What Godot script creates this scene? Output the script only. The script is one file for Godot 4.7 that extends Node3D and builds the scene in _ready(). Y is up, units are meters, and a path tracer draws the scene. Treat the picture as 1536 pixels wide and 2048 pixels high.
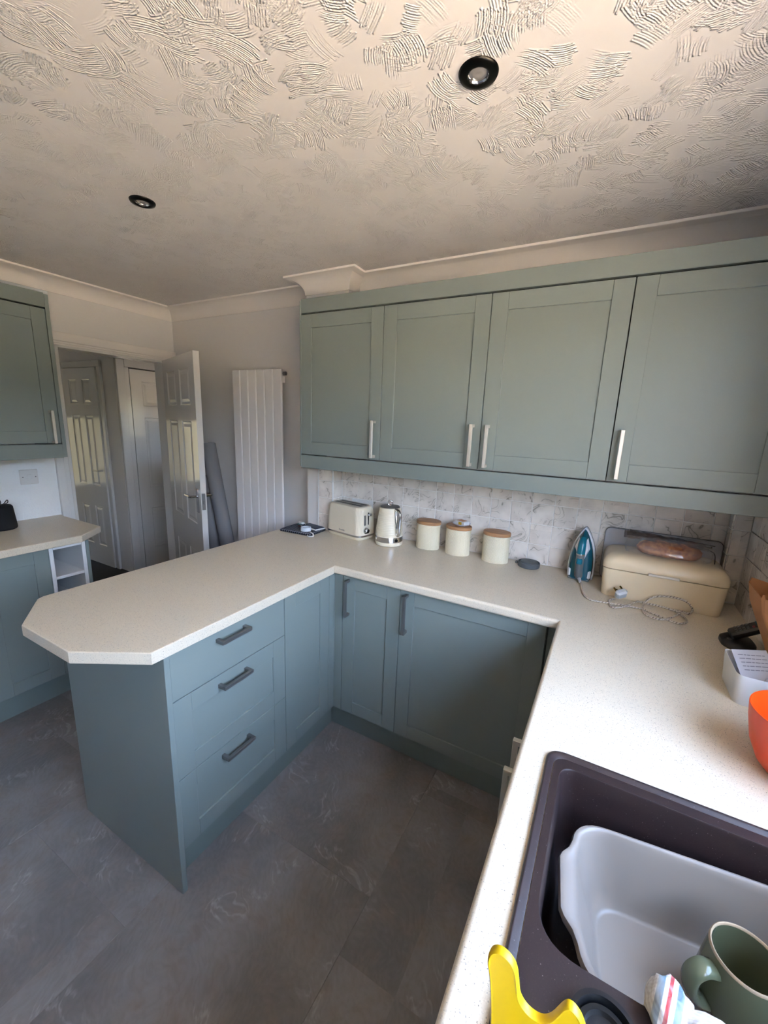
extends Node3D
# A kitchen with sage green shaker units, seen from beside the window over the sink.
# x runs along the tiled back wall (right is +x), y is up, z comes out of that wall into the room.

const TOP := 0.91      # worktop surface
const UND := 0.872     # underside of worktop
const CEIL := 2.315
const XD := 0.518      # window wall plane
const XC := -3.0       # doorway wall plane
const ZR := -0.042     # wall with the radiator

var taken := {}
var M := {}

# ---------------------------------------------------------------- mesh building
class Mesher:
	var t := PackedVector3Array()   # triangles, counter-clockwise seen from outside
	var u := PackedVector2Array()
	var smooth_deg := 38.0
	func tri(a: Vector3, b: Vector3, c: Vector3) -> void:
		if (b - a).cross(c - a).length() < 3e-8:   # slivers would carry stray normals
			return
		t.append(a); t.append(b); t.append(c)
	func quad(a: Vector3, b: Vector3, c: Vector3, d: Vector3) -> void:
		tri(a, b, c); tri(a, c, d)
	func loft(rings: Array, cap0 := true, cap1 := true, closed := true) -> Mesher:
		var n: int = rings[0].size()
		for i in rings.size() - 1:
			var p: PackedVector3Array = rings[i]
			var q: PackedVector3Array = rings[i + 1]
			for k in (n if closed else n - 1):
				var l := (k + 1) % n
				quad(p[k], q[k], q[l], p[l])
		if cap0: cap(rings[0], false)
		if cap1: cap(rings[-1], true)
		return self
	func cap(r: PackedVector3Array, top: bool) -> void:
		var c := Vector3.ZERO
		for p in r: c += p
		c /= r.size()
		for k in r.size():
			var l := (k + 1) % r.size()
			if top: tri(c, r[l], r[k])
			else: tri(c, r[k], r[l])
	func box(a: Vector3, b: Vector3, bev := 0.0) -> Mesher:
		if bev <= 0.0:
			var r := func(y): return PackedVector3Array([Vector3(b.x, y, a.z), Vector3(b.x, y, b.z), Vector3(a.x, y, b.z), Vector3(a.x, y, a.z)])
			return loft([r.call(a.y), r.call(b.y)])
		var e := bev
		var o := func(y, i): # i = 0: wide ring with cut corners, i = e: inner rectangle
			return PackedVector3Array([
				Vector3(b.x - i, y, a.z + e), Vector3(b.x - i, y, b.z - e), Vector3(b.x - e, y, b.z - i), Vector3(a.x + e, y, b.z - i),
				Vector3(a.x + i, y, b.z - e), Vector3(a.x + i, y, a.z + e), Vector3(a.x + e, y, a.z + i), Vector3(b.x - e, y, a.z + i)])
		return loft([o.call(a.y, e), o.call(a.y + e, 0.0), o.call(b.y - e, 0.0), o.call(b.y, e)])
	func lathe(prof: Array, c := Vector3.ZERO, n := 40, cap0 := true, cap1 := true) -> Mesher:
		var rings := []
		for p in prof:
			var r := PackedVector3Array()
			for k in n:
				var a := TAU * k / n
				r.append(c + Vector3(cos(a) * p.x, p.y, sin(a) * p.x))
			rings.append(r)
		return loft(rings, cap0, cap1)
	func tube(path: Array, rad, n := 8, closed_path := false) -> Mesher:
		var rings := []
		var up := Vector3.UP
		var m := path.size()
		for i in m:
			var a: Vector3 = path[(i - 1 + m) % m] if (closed_path or i > 0) else path[i]
			var b: Vector3 = path[(i + 1) % m] if (closed_path or i < m - 1) else path[i]
			var d := (b - a).normalized()
			if absf(d.dot(up)) > 0.98: up = Vector3.RIGHT if absf(d.x) < 0.9 else Vector3.BACK
			var s := d.cross(up).normalized()
			up = s.cross(d).normalized()
			var r := PackedVector3Array()
			var rr: float = rad[i] if rad is Array else rad
			for k in n:
				var g := TAU * k / n
				r.append(path[i] + (s * cos(g) + up * sin(g)) * rr)
			rings.append(r)
		if closed_path:
			rings.append(rings[0])
			return loft(rings, false, false)
		return loft(rings)
	# a flat slab over a plan polygon (x, z); edges with a flag are rounded by r above and below
	func slab(poly: PackedVector2Array, y0: float, y1: float, r: float, flags: Array, steps := 4, rb := -1.0) -> Mesher:
		if rb < 0.0: rb = r
		var area := 0.0
		for i in poly.size():
			var p := poly[i]; var q := poly[(i + 1) % poly.size()]
			area += p.x * q.y - q.x * p.y
		var sgn := 1.0 if area > 0.0 else -1.0
		var ring := func(y: float, ins: float):
			var out := PackedVector3Array()
			var n := poly.size()
			for i in n:
				var p := poly[i]
				var e0 := (p - poly[(i - 1 + n) % n]).normalized()
				var e1 := (poly[(i + 1) % n] - p).normalized()
				var n0 := Vector2(-e0.y, e0.x) * sgn
				var n1 := Vector2(-e1.y, e1.x) * sgn
				var d0 := ins if flags[(i - 1 + n) % n] else 0.0
				var d1 := ins if flags[i] else 0.0
				var det := n0.x * n1.y - n0.y * n1.x
				var v := n1 * d1
				if absf(det) > 1e-4:
					v = Vector2((d0 * n1.y - d1 * n0.y) / det, (n0.x * d1 - n1.x * d0) / det)
				out.append(Vector3(p.x + v.x, y, p.y + v.y))
			if sgn < 0: out.reverse()
			return out
		var rings := []
		for k in steps + 1:
			var a := PI / 2 * k / steps
			rings.append(ring.call(y0 + rb * (1.0 - cos(a)), rb * (1.0 - sin(a))))
		for k in steps + 1:
			var a := PI / 2 * k / steps
			rings.append(ring.call(y1 - r + r * sin(a), r * (1.0 - cos(a))))
		loft(rings, false, false)
		for e in [[rings[0], false], [rings[-1], true]]:
			var rg: PackedVector3Array = e[0]
			var p2 := PackedVector2Array()
			for v in rg: p2.append(Vector2(v.x, v.z))
			var idx := Geometry2D.triangulate_polygon(p2)
			for k in range(0, idx.size(), 3):
				var a := rg[idx[k]]; var b := rg[idx[k + 1]]; var c := rg[idx[k + 2]]
				var up := (b - a).cross(c - a).y > 0
				if up == e[1]: tri(a, b, c)
				else: tri(a, c, b)
		return self
	func xf(x: Transform3D, from := 0) -> Mesher:
		for i in range(from, t.size()): t[i] = x * t[i]
		return self
	func build(deg := -1.0) -> ArrayMesh:
		if deg < 0: deg = smooth_deg
		var lim := cos(deg_to_rad(deg))
		var nf := t.size() / 3
		var fn := PackedVector3Array(); fn.resize(nf)
		var un := PackedVector3Array(); un.resize(nf)
		var at := {}
		for f in nf:
			var c := (t[f * 3 + 1] - t[f * 3]).cross(t[f * 3 + 2] - t[f * 3])
			fn[f] = c
			un[f] = c.normalized()
			for k in 3:
				var key := Vector3i((t[f * 3 + k] * 50000.0).round())
				if at.has(key): at[key].append(f)
				else: at[key] = [f]
		var vs := PackedVector3Array(); vs.resize(nf * 3)
		var ns := PackedVector3Array(); ns.resize(nf * 3)
		for f in nf:
			for k in 3:
				var key := Vector3i((t[f * 3 + k] * 50000.0).round())
				var s := Vector3.ZERO
				for g in at[key]:
					if un[g].dot(un[f]) >= lim: s += fn[g]
				var o: int = f * 3 + [0, 2, 1][k]
				vs[o] = t[f * 3 + k]
				ns[o] = s.normalized() if s.length() > 1e-14 else un[f]
		var arr := []
		arr.resize(Mesh.ARRAY_MAX)
		arr[Mesh.ARRAY_VERTEX] = vs
		arr[Mesh.ARRAY_NORMAL] = ns
		if u.size() == t.size():
			var us := PackedVector2Array(); us.resize(nf * 3)
			for f in nf:
				for k in 3: us[f * 3 + [0, 2, 1][k]] = u[f * 3 + k]
			arr[Mesh.ARRAY_TEX_UV] = us
		var m := ArrayMesh.new()
		m.add_surface_from_arrays(Mesh.PRIMITIVE_TRIANGLES, arr)
		return m

func mk() -> Mesher: return Mesher.new()

func bx(a: Vector3, b: Vector3, bev := 0.0012) -> ArrayMesh: return mk().box(a, b, bev).build(20)

# rounded rectangle ring, counter order used by loft (angle from +x to +z)
func rr(c: Vector3, hx: float, hz: float, r: float, n := 6) -> PackedVector3Array:
	var out := PackedVector3Array()
	for q in 4:
		var sx: float = [1, -1, -1, 1][q]
		var sz: float = [1, 1, -1, -1][q]
		for k in n + 1:
			var a := PI / 2 * (q + float(k) / n)
			out.append(c + Vector3(sx * (hx - r) + cos(a) * r, 0, sz * (hz - r) + sin(a) * r))
	return out

func ell(c: Vector3, hx: float, hz: float, n := 40) -> PackedVector3Array:
	var out := PackedVector3Array()
	for k in n:
		var a := TAU * k / n
		out.append(c + Vector3(cos(a) * hx, 0, sin(a) * hz))
	return out

func spline(pts: Array, per := 8) -> Array:
	var out := []
	for i in pts.size() - 1:
		var p0: Vector3 = pts[maxi(i - 1, 0)]
		var p3: Vector3 = pts[mini(i + 2, pts.size() - 1)]
		for k in per:
			out.append(pts[i].cubic_interpolate(pts[i + 1], p0, p3, float(k) / per))
	out.append(pts[-1])
	return out

# ---------------------------------------------------------------- nodes
func numbered(called: String) -> String:
	if not taken.has(called):
		taken[called] = 0
		return called
	taken[called] += 1
	return "%s_%03d" % [called, taken[called]]

func tag(o: Node3D, label: String, category: String, group := "", kind := "") -> Node3D:
	o.set_meta("label", label)
	o.set_meta("category", category)
	if group: o.set_meta("group", group)
	if kind: o.set_meta("kind", kind)
	return o

func thing(called: String, label: String, category: String, at := Vector3.ZERO, turn := 0.0, group := "", kind := "") -> Node3D:
	var o := Node3D.new()
	o.name = numbered(called)
	add_child(o)
	o.position = at
	o.rotation.y = turn
	return tag(o, label, category, group, kind)

func part(parent: Node, called: String, mesh: Mesh, m: Material, at := Vector3.ZERO, label := "") -> MeshInstance3D:
	var o := MeshInstance3D.new()
	o.name = called if parent != self else numbered(called)
	o.mesh = mesh
	o.material_override = m
	o.cast_shadow = GeometryInstance3D.SHADOW_CASTING_SETTING_ON
	parent.add_child(o, true)
	o.position = at
	if label: o.set_meta("label", label)
	return o

# ---------------------------------------------------------------- materials
func mat(c: Color, rough := 0.5, metal := 0.0) -> StandardMaterial3D:
	var m := StandardMaterial3D.new()
	m.albedo_color = c
	m.roughness = rough
	m.metallic = metal
	return m

func lut(img: Image) -> ImageTexture: return ImageTexture.create_from_image(img)

func noise(sd: int, freq: float, oct := 3, kind := FastNoiseLite.TYPE_SIMPLEX_SMOOTH) -> FastNoiseLite:
	var n := FastNoiseLite.new()
	n.seed = sd
	n.noise_type = kind
	n.frequency = freq
	n.fractal_octaves = oct
	return n

func planar(m: StandardMaterial3D, metres: float, world := true, off := Vector3.ZERO) -> StandardMaterial3D:
	m.uv1_triplanar = true
	m.uv1_world_triplanar = world
	m.uv1_scale = Vector3.ONE / metres
	m.uv1_offset = off
	return m

# plaster worked with a brush: short curved dabs of parallel bristle ridges
func plaster_height(n: int, sd: int, metres: float) -> Image:
	var field := noise(sd, 0.0045 * 960.0 / n, 2).get_seamless_image(n, n, false, false, 0.15).get_data()
	var cover := noise(sd + 2, 0.011 * 960.0 / n, 2).get_seamless_image(n, n, false, false, 0.15).get_data()
	var hgt := PackedFloat32Array(); hgt.resize(n * n); hgt.fill(0.30)
	var rng := RandomNumberGenerator.new(); rng.seed = sd
	var px := n / metres
	for dab in int(metres * metres * 780.0):
		var cx := rng.randf() * n
		var cy := rng.randf() * n
		var q := posmod(int(cy), n) * n + posmod(int(cx), n)
		var strength := smoothstep(0.30, 0.56, cover[q] / 255.0)
		if strength < rng.randf() * 0.6: continue
		var a := field[q] / 255.0 * TAU * 1.6 + rng.randf_range(-0.55, 0.55)
		var bend := rng.randf_range(-14.0, 14.0)   # radians a metre
		var wide := rng.randf_range(0.012, 0.032) * px
		var long := rng.randf_range(0.035, 0.095) * px
		var o := -wide
		while o <= wide:
			var ridge := rng.randf_range(0.2, 1.0)
			var t0 := -long * 0.5 * rng.randf_range(0.6, 1.0)
			var t1 := long * 0.5 * rng.randf_range(0.55, 1.05)
			var ang := a + bend * t0 / px
			var x := cx + cos(a) * t0 - sin(a) * o + cos(a + PI / 2) * bend * t0 * t0 / px * 0.5
			var y := cy + sin(a) * t0 + cos(a) * o + sin(a + PI / 2) * bend * t0 * t0 / px * 0.5
			var t := t0
			while t < t1:
				ang += bend / px
				x += cos(ang); y += sin(ang)
				var u := (t - t0) / (t1 - t0)
				var h := 0.22 + 0.60 * ridge * smoothstep(0.0, 0.25, u) + (0.25 if u > 0.9 else 0.0)
				var nx := -sin(ang); var ny := cos(ang)
				for e in [[-1.6, 0.12], [0.0, 1.0], [1.1, 0.75]]:
					var i := posmod(int(y + ny * e[0]), n) * n + posmod(int(x + nx * e[0]), n)
					hgt[i] = lerpf(hgt[i], h * e[1] + 0.10, 0.72 * strength)
				t += 1.0
			o += rng.randf_range(2.6, 4.6)
	var out := PackedByteArray(); out.resize(n * n)
	for y in n:
		for x in n:
			var c := hgt[y * n + x] * 2.0 + hgt[y * n + (x + 1) % n] + hgt[((y + 1) % n) * n + x]
			out[y * n + x] = int(clampf(c * 0.25, 0.0, 1.0) * 255.0)
	return Image.create_from_data(n, n, false, Image.FORMAT_L8, out)

func make_materials() -> void:
	M.green = mat(Color(0.485, 0.52, 0.50), 0.42)
	M.green_edge = mat(Color(0.46, 0.50, 0.475), 0.5)
	M.carcass = mat(Color(0.30, 0.33, 0.32), 0.6)
	M.white = mat(Color(0.86, 0.86, 0.85), 0.4)
	M.gloss = mat(Color(0.86, 0.85, 0.83), 0.13)
	M.grey_wall = mat(Color(0.86, 0.845, 0.83), 0.55)
	M.cove = mat(Color(0.90, 0.875, 0.85), 0.5)
	M.steel = mat(Color(0.86, 0.84, 0.80), 0.5, 0.85)
	M.dark_steel = mat(Color(0.52, 0.51, 0.50), 0.4, 0.8)
	M.chrome = mat(Color(0.8, 0.8, 0.8), 0.08, 1.0)
	M.black = mat(Color(0.03, 0.03, 0.035), 0.4)
	M.black_soft = mat(Color(0.045, 0.046, 0.055), 0.85)
	M.cream = mat(Color(0.90, 0.86, 0.76), 0.3)
	M.cream_matt = mat(Color(0.88, 0.86, 0.76), 0.55)
	M.bin_cream = mat(Color(0.88, 0.81, 0.68), 0.26)
	M.grout = mat(Color(0.93, 0.92, 0.90), 0.8)
	M.upvc = mat(Color(0.88, 0.88, 0.88), 0.3)
	M.radiator = mat(Color(0.92, 0.905, 0.895), 0.33)
	M.carpet_grey = mat(Color(0.52, 0.51, 0.51), 0.95)
	M.hall_carpet = mat(Color(0.16, 0.16, 0.19), 0.95)
	var g := mat(Color(0.9, 0.95, 0.95, 0.06), 0.02)
	g.transparency = BaseMaterial3D.TRANSPARENCY_ALPHA
	M.pane = g

	# ceiling and textured wall
	var h := lut(plaster_height(1100, 11, 1.5))
	var c := mat(Color(0.84, 0.82, 0.80), 0.38)
	c.heightmap_enabled = true; c.heightmap_texture = h; c.heightmap_scale = 0.75
	M.ceiling = planar(c, 1.5)
	var w := mat(Color(0.92, 0.935, 0.94), 0.4)
	w.heightmap_enabled = true; w.heightmap_texture = h; w.heightmap_scale = 0.22
	M.white_wall = planar(w, 0.8)

	# worktop: pale laminate with fine flecks
	var rng := RandomNumberGenerator.new(); rng.seed = 5
	var n := 1024
	var im := Image.create(n, n, false, Image.FORMAT_RGB8)
	im.fill(Color(0.84, 0.79, 0.70))
	for k in 60000:
		var x := rng.randi_range(0, n - 1); var y := rng.randi_range(0, n - 1)
		var s := rng.randf()
		var col := Color(0.81, 0.76, 0.67)
		if s > 0.975: col = Color(0.45, 0.42, 0.38)
		elif s > 0.89: col = Color(0.64, 0.61, 0.56)
		elif s > 0.5: col = Color(0.87, 0.825, 0.745)
		im.fill_rect(Rect2i(x, y, rng.randi_range(1, 4), rng.randi_range(1, 4)), col)
	c = mat(Color.WHITE, 0.34)
	c.albedo_texture = lut(im)
	M.worktop = planar(c, 0.42)
	c = mat(Color.WHITE, 0.4)
	c.albedo_texture = M.worktop.albedo_texture
	c.albedo_color = Color(0.95, 0.94, 0.96)
	M.worktop_edge = planar(c, 0.42)

	# wall tiles: printed marble, six cuts of one sheet
	n = 640
	im = Image.create(n, n, false, Image.FORMAT_RGB8)
	var v1 := noise(21, 0.010, 3); var v2 := noise(22, 0.020, 3); var v3 := noise(23, 0.006, 2)
	for y in n:
		for x in n:
			var px := x + v3.get_noise_2d(x, y) * 60.0
			var py := y + v3.get_noise_2d(y + 300, x) * 60.0
			var a := absf(v1.get_noise_2d(px * 0.72 + py * 0.7, (py - px) * 0.3))
			var b := absf(v2.get_noise_2d(px * 0.6 + py * 0.9 + 500.0, (py * 0.7 - px) * 0.4))
			var cl := v2.get_noise_2d(x * 0.4, y * 0.4)
			var vein := maxf(smoothstep(0.030, 0.0, a) * smoothstep(-0.25, 0.1, cl), 0.45 * smoothstep(0.04, 0.0, b) * smoothstep(-0.1, 0.25, cl))
			var halo := 0.22 * smoothstep(0.14, 0.0, a) * smoothstep(-0.3, 0.2, cl)
			var base := Color(0.92, 0.89, 0.85).lerp(Color(0.85, 0.815, 0.775), clampf(0.5 + cl, 0, 1))
			im.set_pixel(x, y, base.lerp(Color(0.53, 0.51, 0.46), clampf(vein * 0.75 + halo * 0.5, 0, 1)))
	var mt := lut(im)
	M.tiles = []
	for k in 7:
		c = mat(Color.WHITE, 0.12)
		c.albedo_texture = mt
		M.tiles.append(planar(c, 0.62, true, Vector3(0.37 * k, 0.61 * k + 0.1 * k * k, 0.23 * k)))

	# floor: slate look vinyl
	n = 900
	im = Image.create(n, n, false, Image.FORMAT_RGB8)
	var f1 := noise(31, 0.004, 4); var f2 := noise(32, 0.013, 4); var f3 := noise(33, 0.05, 3); var f4 := noise(34, 0.0055, 2)
	for y in n:
		for x in n:
			var wx := x + f1.get_noise_2d(x, y) * 45.0
			var wy := y + f1.get_noise_2d(x + 700, y) * 45.0
			var p := f1.get_noise_2d(x * 0.8, y * 0.8)
			var rdg := absf(f2.get_noise_2d(wx * 0.55 + wy * 0.4, (wy - wx) * 1.5))
			var zone := smoothstep(0.18, 0.5, f4.get_noise_2d(wx, wy))
			var grain := f3.get_noise_2d(wx * 0.8 + wy * 0.5, (wy - wx) * 1.2)
			var base := Color(0.47, 0.455, 0.44).lerp(Color(0.545, 0.525, 0.51), clampf(0.5 + p * 1.3, 0, 1))
			base = base.lerp(Color(0.52, 0.48, 0.45), clampf(f2.get_noise_2d(x + 99, y) * 1.2, 0, 1))
			var li := zone * smoothstep(0.16, 0.02, rdg) * (0.55 + 0.45 * grain)
			base = base.lerp(Color(0.68, 0.66, 0.64), clampf(li * 0.8, 0, 1))
			base = base.lightened(clampf(grain * 0.05, 0, 0.08)) if grain > 0 else base.darkened(clampf(-grain * 0.06, 0, 0.1))
			im.set_pixel(x, y, base)
	var ft := lut(im)
	M.floor = []
	for k in 5:
		c = mat(Color.WHITE, 0.42)
		c.albedo_texture = ft
		M.floor.append(planar(c, 1.3, true, Vector3(0.31 * k, 0.0, 0.47 * k + 0.13)))

	# oak lid
	n = 256
	im = Image.create(n, n, false, Image.FORMAT_RGB8)
	var w1 := noise(41, 0.02, 4)
	for y in n:
		for x in n:
			var q := w1.get_noise_2d(x * 0.35, y * 3.2)
			im.set_pixel(x, y, Color(0.60, 0.42, 0.28).lerp(Color(0.74, 0.56, 0.39), clampf(0.5 + q, 0, 1)))
	c = mat(Color.WHITE, 0.5)
	c.albedo_texture = lut(im)
	M.oak = planar(c, 0.25)

	# sink: brown-black composite with pale flecks
	n = 512
	im = Image.create(n, n, false, Image.FORMAT_RGB8)
	im.fill(Color(0.17, 0.125, 0.12))
	for k in 9000:
		var s := rng.randf()
		var col := Color(0.20, 0.155, 0.15)
		if s > 0.975: col = Color(0.50, 0.47, 0.46)
		elif s > 0.7: col = Color(0.14, 0.10, 0.10)
		im.fill_rect(Rect2i(rng.randi_range(0, n - 1), rng.randi_range(0, n - 1), rng.randi_range(1, 2), rng.randi_range(1, 2)), col)
	c = mat(Color.WHITE, 0.42)
	c.albedo_texture = lut(im)
	M.sink = planar(c, 0.28)

func _ready() -> void:
	# camera: eye level beside the sink, turned to the left and tipped down, held a little askew
	var cam := Camera3D.new()
	cam.name = "camera"
	add_child(cam)
	var fwd := Vector3(-0.46823724, -0.21246867, -0.85767765).normalized()
	var up := Vector3(-0.13628942, 0.97641018, -0.16747643)
	var rgt := fwd.cross(up).normalized()
	cam.global_transform = Transform3D(Basis(rgt, rgt.cross(fwd), -fwd), Vector3(0.00995, 1.55688, 2.04979))
	cam.fov = rad_to_deg(2.0 * atan(1024.0 / 818.99))
	cam.near = 0.02
	cam.far = 200.0
	cam.current = true

	# a clear day: blue sky through the window, sun grazing along the window wall onto sill and garden
	var sky_m := ProceduralSkyMaterial.new()
	sky_m.sky_top_color = Color(0.62, 0.72, 0.885)
	sky_m.sky_horizon_color = Color(0.87, 0.912, 0.96)
	sky_m.sky_curve = 0.12
	sky_m.ground_bottom_color = Color(0.40, 0.38, 0.34)
	sky_m.ground_horizon_color = Color(0.62, 0.63, 0.60)
	sky_m.sky_energy_multiplier = 1.0
	var env := Environment.new()
	env.background_mode = Environment.BG_SKY
	env.sky = Sky.new()
	env.sky.sky_material = sky_m
	env.background_energy_multiplier = 4.3
	env.tonemap_mode = Environment.TONE_MAPPER_LINEAR
	env.tonemap_exposure = 8.6
	env.sdfgi_enabled = true
	env.ssao_enabled = true
	env.ssil_enabled = true
	var we := WorldEnvironment.new()
	we.name = "world_environment"
	we.environment = env
	add_child(we)
	var sun := DirectionalLight3D.new()
	sun.name = "sun"
	sun.light_color = Color(1.0, 0.92, 0.78)
	sun.light_energy = 8.0
	sun.light_angular_distance = 0.5
	sun.shadow_enabled = true
	sun.sky_mode = DirectionalLight3D.SKY_MODE_LIGHT_ONLY
	add_child(sun)
	sun.look_at_from_position(Vector3(1.45, 7.66, -6.27), Vector3(0, 0, 0))

	make_materials()
	shell()
	outdoors()
	hall()
	back_wall_tiles()
	window_over_sink()
	worktops()
	base_units()
	wall_units()
	left_run()
	open_door()
	radiator()
	downlights()
	sink()
	toaster()
	kettle()
	canisters()
	iron()
	bread()
	right_corner()
	clutter()

# ---------------------------------------------------------------- the room
func structure(called: String, label: String, category: String, mesh: Mesh, m: Material) -> MeshInstance3D:
	var o := part(self, called, mesh, m)
	tag(o, label, category, "", "structure")
	return o

func shell() -> void:
	# floor: screed with vinyl tiles laid on it
	var fl := structure("floor", "grey slate-look vinyl tile floor of the kitchen", "floor", mk().box(Vector3(XC - 0.1, -0.12, ZR), Vector3(XD, -0.0012, 4.5)).build(), M.floor[0])
	var tw := 0.61
	var tl := 0.914
	var k := 0
	for i in 7:
		var x0 := -0.5 + tw * (i - 5)
		var z := -0.62 - tl * (0.5 if i % 2 == 1 else 0.0) + 0.816 - tl
		while z < 4.5:
			var a := Vector3(maxf(x0, XC) + 0.0005, -0.004, maxf(z, ZR) + 0.0005)
			var b := Vector3(minf(x0 + tw, XD) - 0.0005, 0.0, minf(z + tl, 4.5) - 0.0005)
			if b.x - a.x > 0.02 and b.z - a.z > 0.02:
				part(fl, "tile", mk().box(a, b, 0.0006).build(20), M.floor[(i * 2 + k) % 5])
			z += tl
			k += 1
	structure("ceiling", "cream plaster ceiling with swirled brush texture", "ceiling", mk().box(Vector3(XC - 0.1, CEIL, -0.3), Vector3(XD + 0.3, CEIL + 0.15, 4.6)).build(), M.ceiling)
	structure("wall_front", "pale grey wall closing the kitchen at the near end", "wall", mk().box(Vector3(XC - 0.1, -0.1, 4.5), Vector3(XD + 0.3, CEIL, 4.6)).build(), M.grey_wall)
	# wall with the radiator
	structure("wall_far", "pale grey painted wall behind the tall radiator", "wall", mk().box(Vector3(XC - 0.1, -0.1, -0.3), Vector3(-1.62, CEIL, ZR)).build(), M.grey_wall)
	# doorway wall: above the opening, beside it, and the long stretch behind the left units
	var wc := mk()
	wc.box(Vector3(XC - 0.1, 1.945, ZR), Vector3(XC, CEIL, 0.74))
	wc.box(Vector3(XC - 0.1, -0.1, ZR), Vector3(XC, 1.945, 0.03))
	structure("wall_left", "grey painted wall over the open doorway", "wall", wc.build(), M.grey_wall)
	structure("wall_left_side", "white textured plaster wall behind the left worktop", "wall", mk().box(Vector3(XC - 0.1, -0.1, 0.74), Vector3(XC, CEIL, 4.5)).build(), M.white_wall)
	# architrave round the doorway
	var tr := thing("trim_1", "cream painted architrave round the open doorway", "door frame", Vector3.ZERO, 0.0, "", "structure")
	var head := mk()
	head.box(Vector3(XC, 1.962, ZR), Vector3(XC + 0.022, 2.015, 0.815), 0.003)
	head.box(Vector3(XC, 1.950, ZR), Vector3(XC + 0.016, 1.963, 0.80), 0.002)
	head.box(Vector3(XC, 1.940, ZR), Vector3(XC + 0.010, 1.951, 0.79), 0.002)
	part(tr, "head", head.build(20), M.cove)
	var jl := mk()
	jl.box(Vector3(XC, 0, 0.772), Vector3(XC + 0.022, 1.964, 0.815), 0.003)
	jl.box(Vector3(XC, 0, 0.745), Vector3(XC + 0.014, 1.952, 0.774), 0.002)
	part(tr, "side", jl.build(20), M.white)
	var jr := mk()
	jr.box(Vector3(XC, 0, ZR + 0.001), Vector3(XC + 0.018, 1.952, 0.026), 0.003)
	part(tr, "side", jr.build(20), M.gloss)
	var lin := mk()
	lin.box(Vector3(XC - 0.112, 0, 0.026), Vector3(XC + 0.004, 1.945, 0.05), 0.002)
	lin.box(Vector3(XC - 0.112, 0, 0.722), Vector3(XC + 0.004, 1.945, 0.742), 0.002)
	lin.box(Vector3(XC - 0.112, 1.928, 0.03), Vector3(XC + 0.004, 1.946, 0.742), 0.002)
	part(tr, "lining", lin.build(20), M.gloss)
	# coving round the ceiling
	var prof := [Vector2(0, -0.084), Vector2(0.005, -0.084), Vector2(0.005, -0.078)]
	for i in 9:
		var a := PI / 2 * i / 8.0
		prof.append(Vector2(0.084 - 0.078 * cos(a), -0.078 + 0.068 * sin(a)))
	prof += [Vector2(0.088, -0.010), Vector2(0.090, -0.0085), Vector2(0.090, 0.0), Vector2(0.0, 0.0)]
	var path := [Vector2(XD, 4.5), Vector2(XD, 0.0), Vector2(-1.316, 0.0), Vector2(-1.316, 0.1), Vector2(-1.60, 0.1), Vector2(-1.60, ZR), Vector2(XC, ZR), Vector2(XC, 4.5)]
	var rings := []
	for i in path.size():
		var e0: Vector2 = (path[i] - path[maxi(i - 1, 0)]).normalized()
		var e1: Vector2 = (path[mini(i + 1, path.size() - 1)] - path[i]).normalized()
		if i == 0: e0 = e1
		if i == path.size() - 1: e1 = e0
		var n0 := Vector2(e0.y, -e0.x)
		var n1 := Vector2(e1.y, -e1.x)
		var mi := (n0 + n1) / (1.0 + n0.dot(n1))
		var r := PackedVector3Array()
		for p in prof: r.append(Vector3(path[i].x + mi.x * p.x, CEIL + p.y, path[i].y + mi.y * p.x))
		rings.append(r)
	structure("trim_2", "cream concave coving running round the edge of the ceiling", "coving", mk().loft(rings).build(25), M.cove)

func outdoors() -> void:
	structure("ground", "sunlit paving outside the window", "paving", mk().box(Vector3(-20, -0.4, -20), Vector3(3.6, -0.15, 30)).build(), mat(Color(0.44, 0.415, 0.40), 0.8))
	structure("bounce_ground", "added pale gravel beyond the paving that bounces sunlight indoors", "gravel", mk().box(Vector3(3.6, -0.4, -25), Vector3(40, -0.16, 35)).build(), mat(Color(0.75, 0.695, 0.625), 0.9))  # pale ground added to bounce more sunlight deep into the room
	structure("hedge", "clipped hedge at the end of the garden", "hedge", mk().box(Vector3(8.5, -0.2, -20), Vector3(9.5, 2.7, 30), 0.1).build(), mat(Color(0.40, 0.40, 0.30), 0.9))
	structure("hedge", "added leafy hedge outside the front door that dims the hall", "hedge", mk().box(Vector3(-8.0, -0.2, -6), Vector3(-7.2, 2.6, 7), 0.1).build(), mat(Color(0.36, 0.36, 0.29), 0.9))  # unseen hedge, added to block sky from the glazed hall light
	structure("roof", "tiled roof over the kitchen", "roof", mk().box(Vector3(-6.5, CEIL + 0.16, -3), Vector3(XD + 0.22, CEIL + 0.4, 4.8)).build(), M.carcass)

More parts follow.
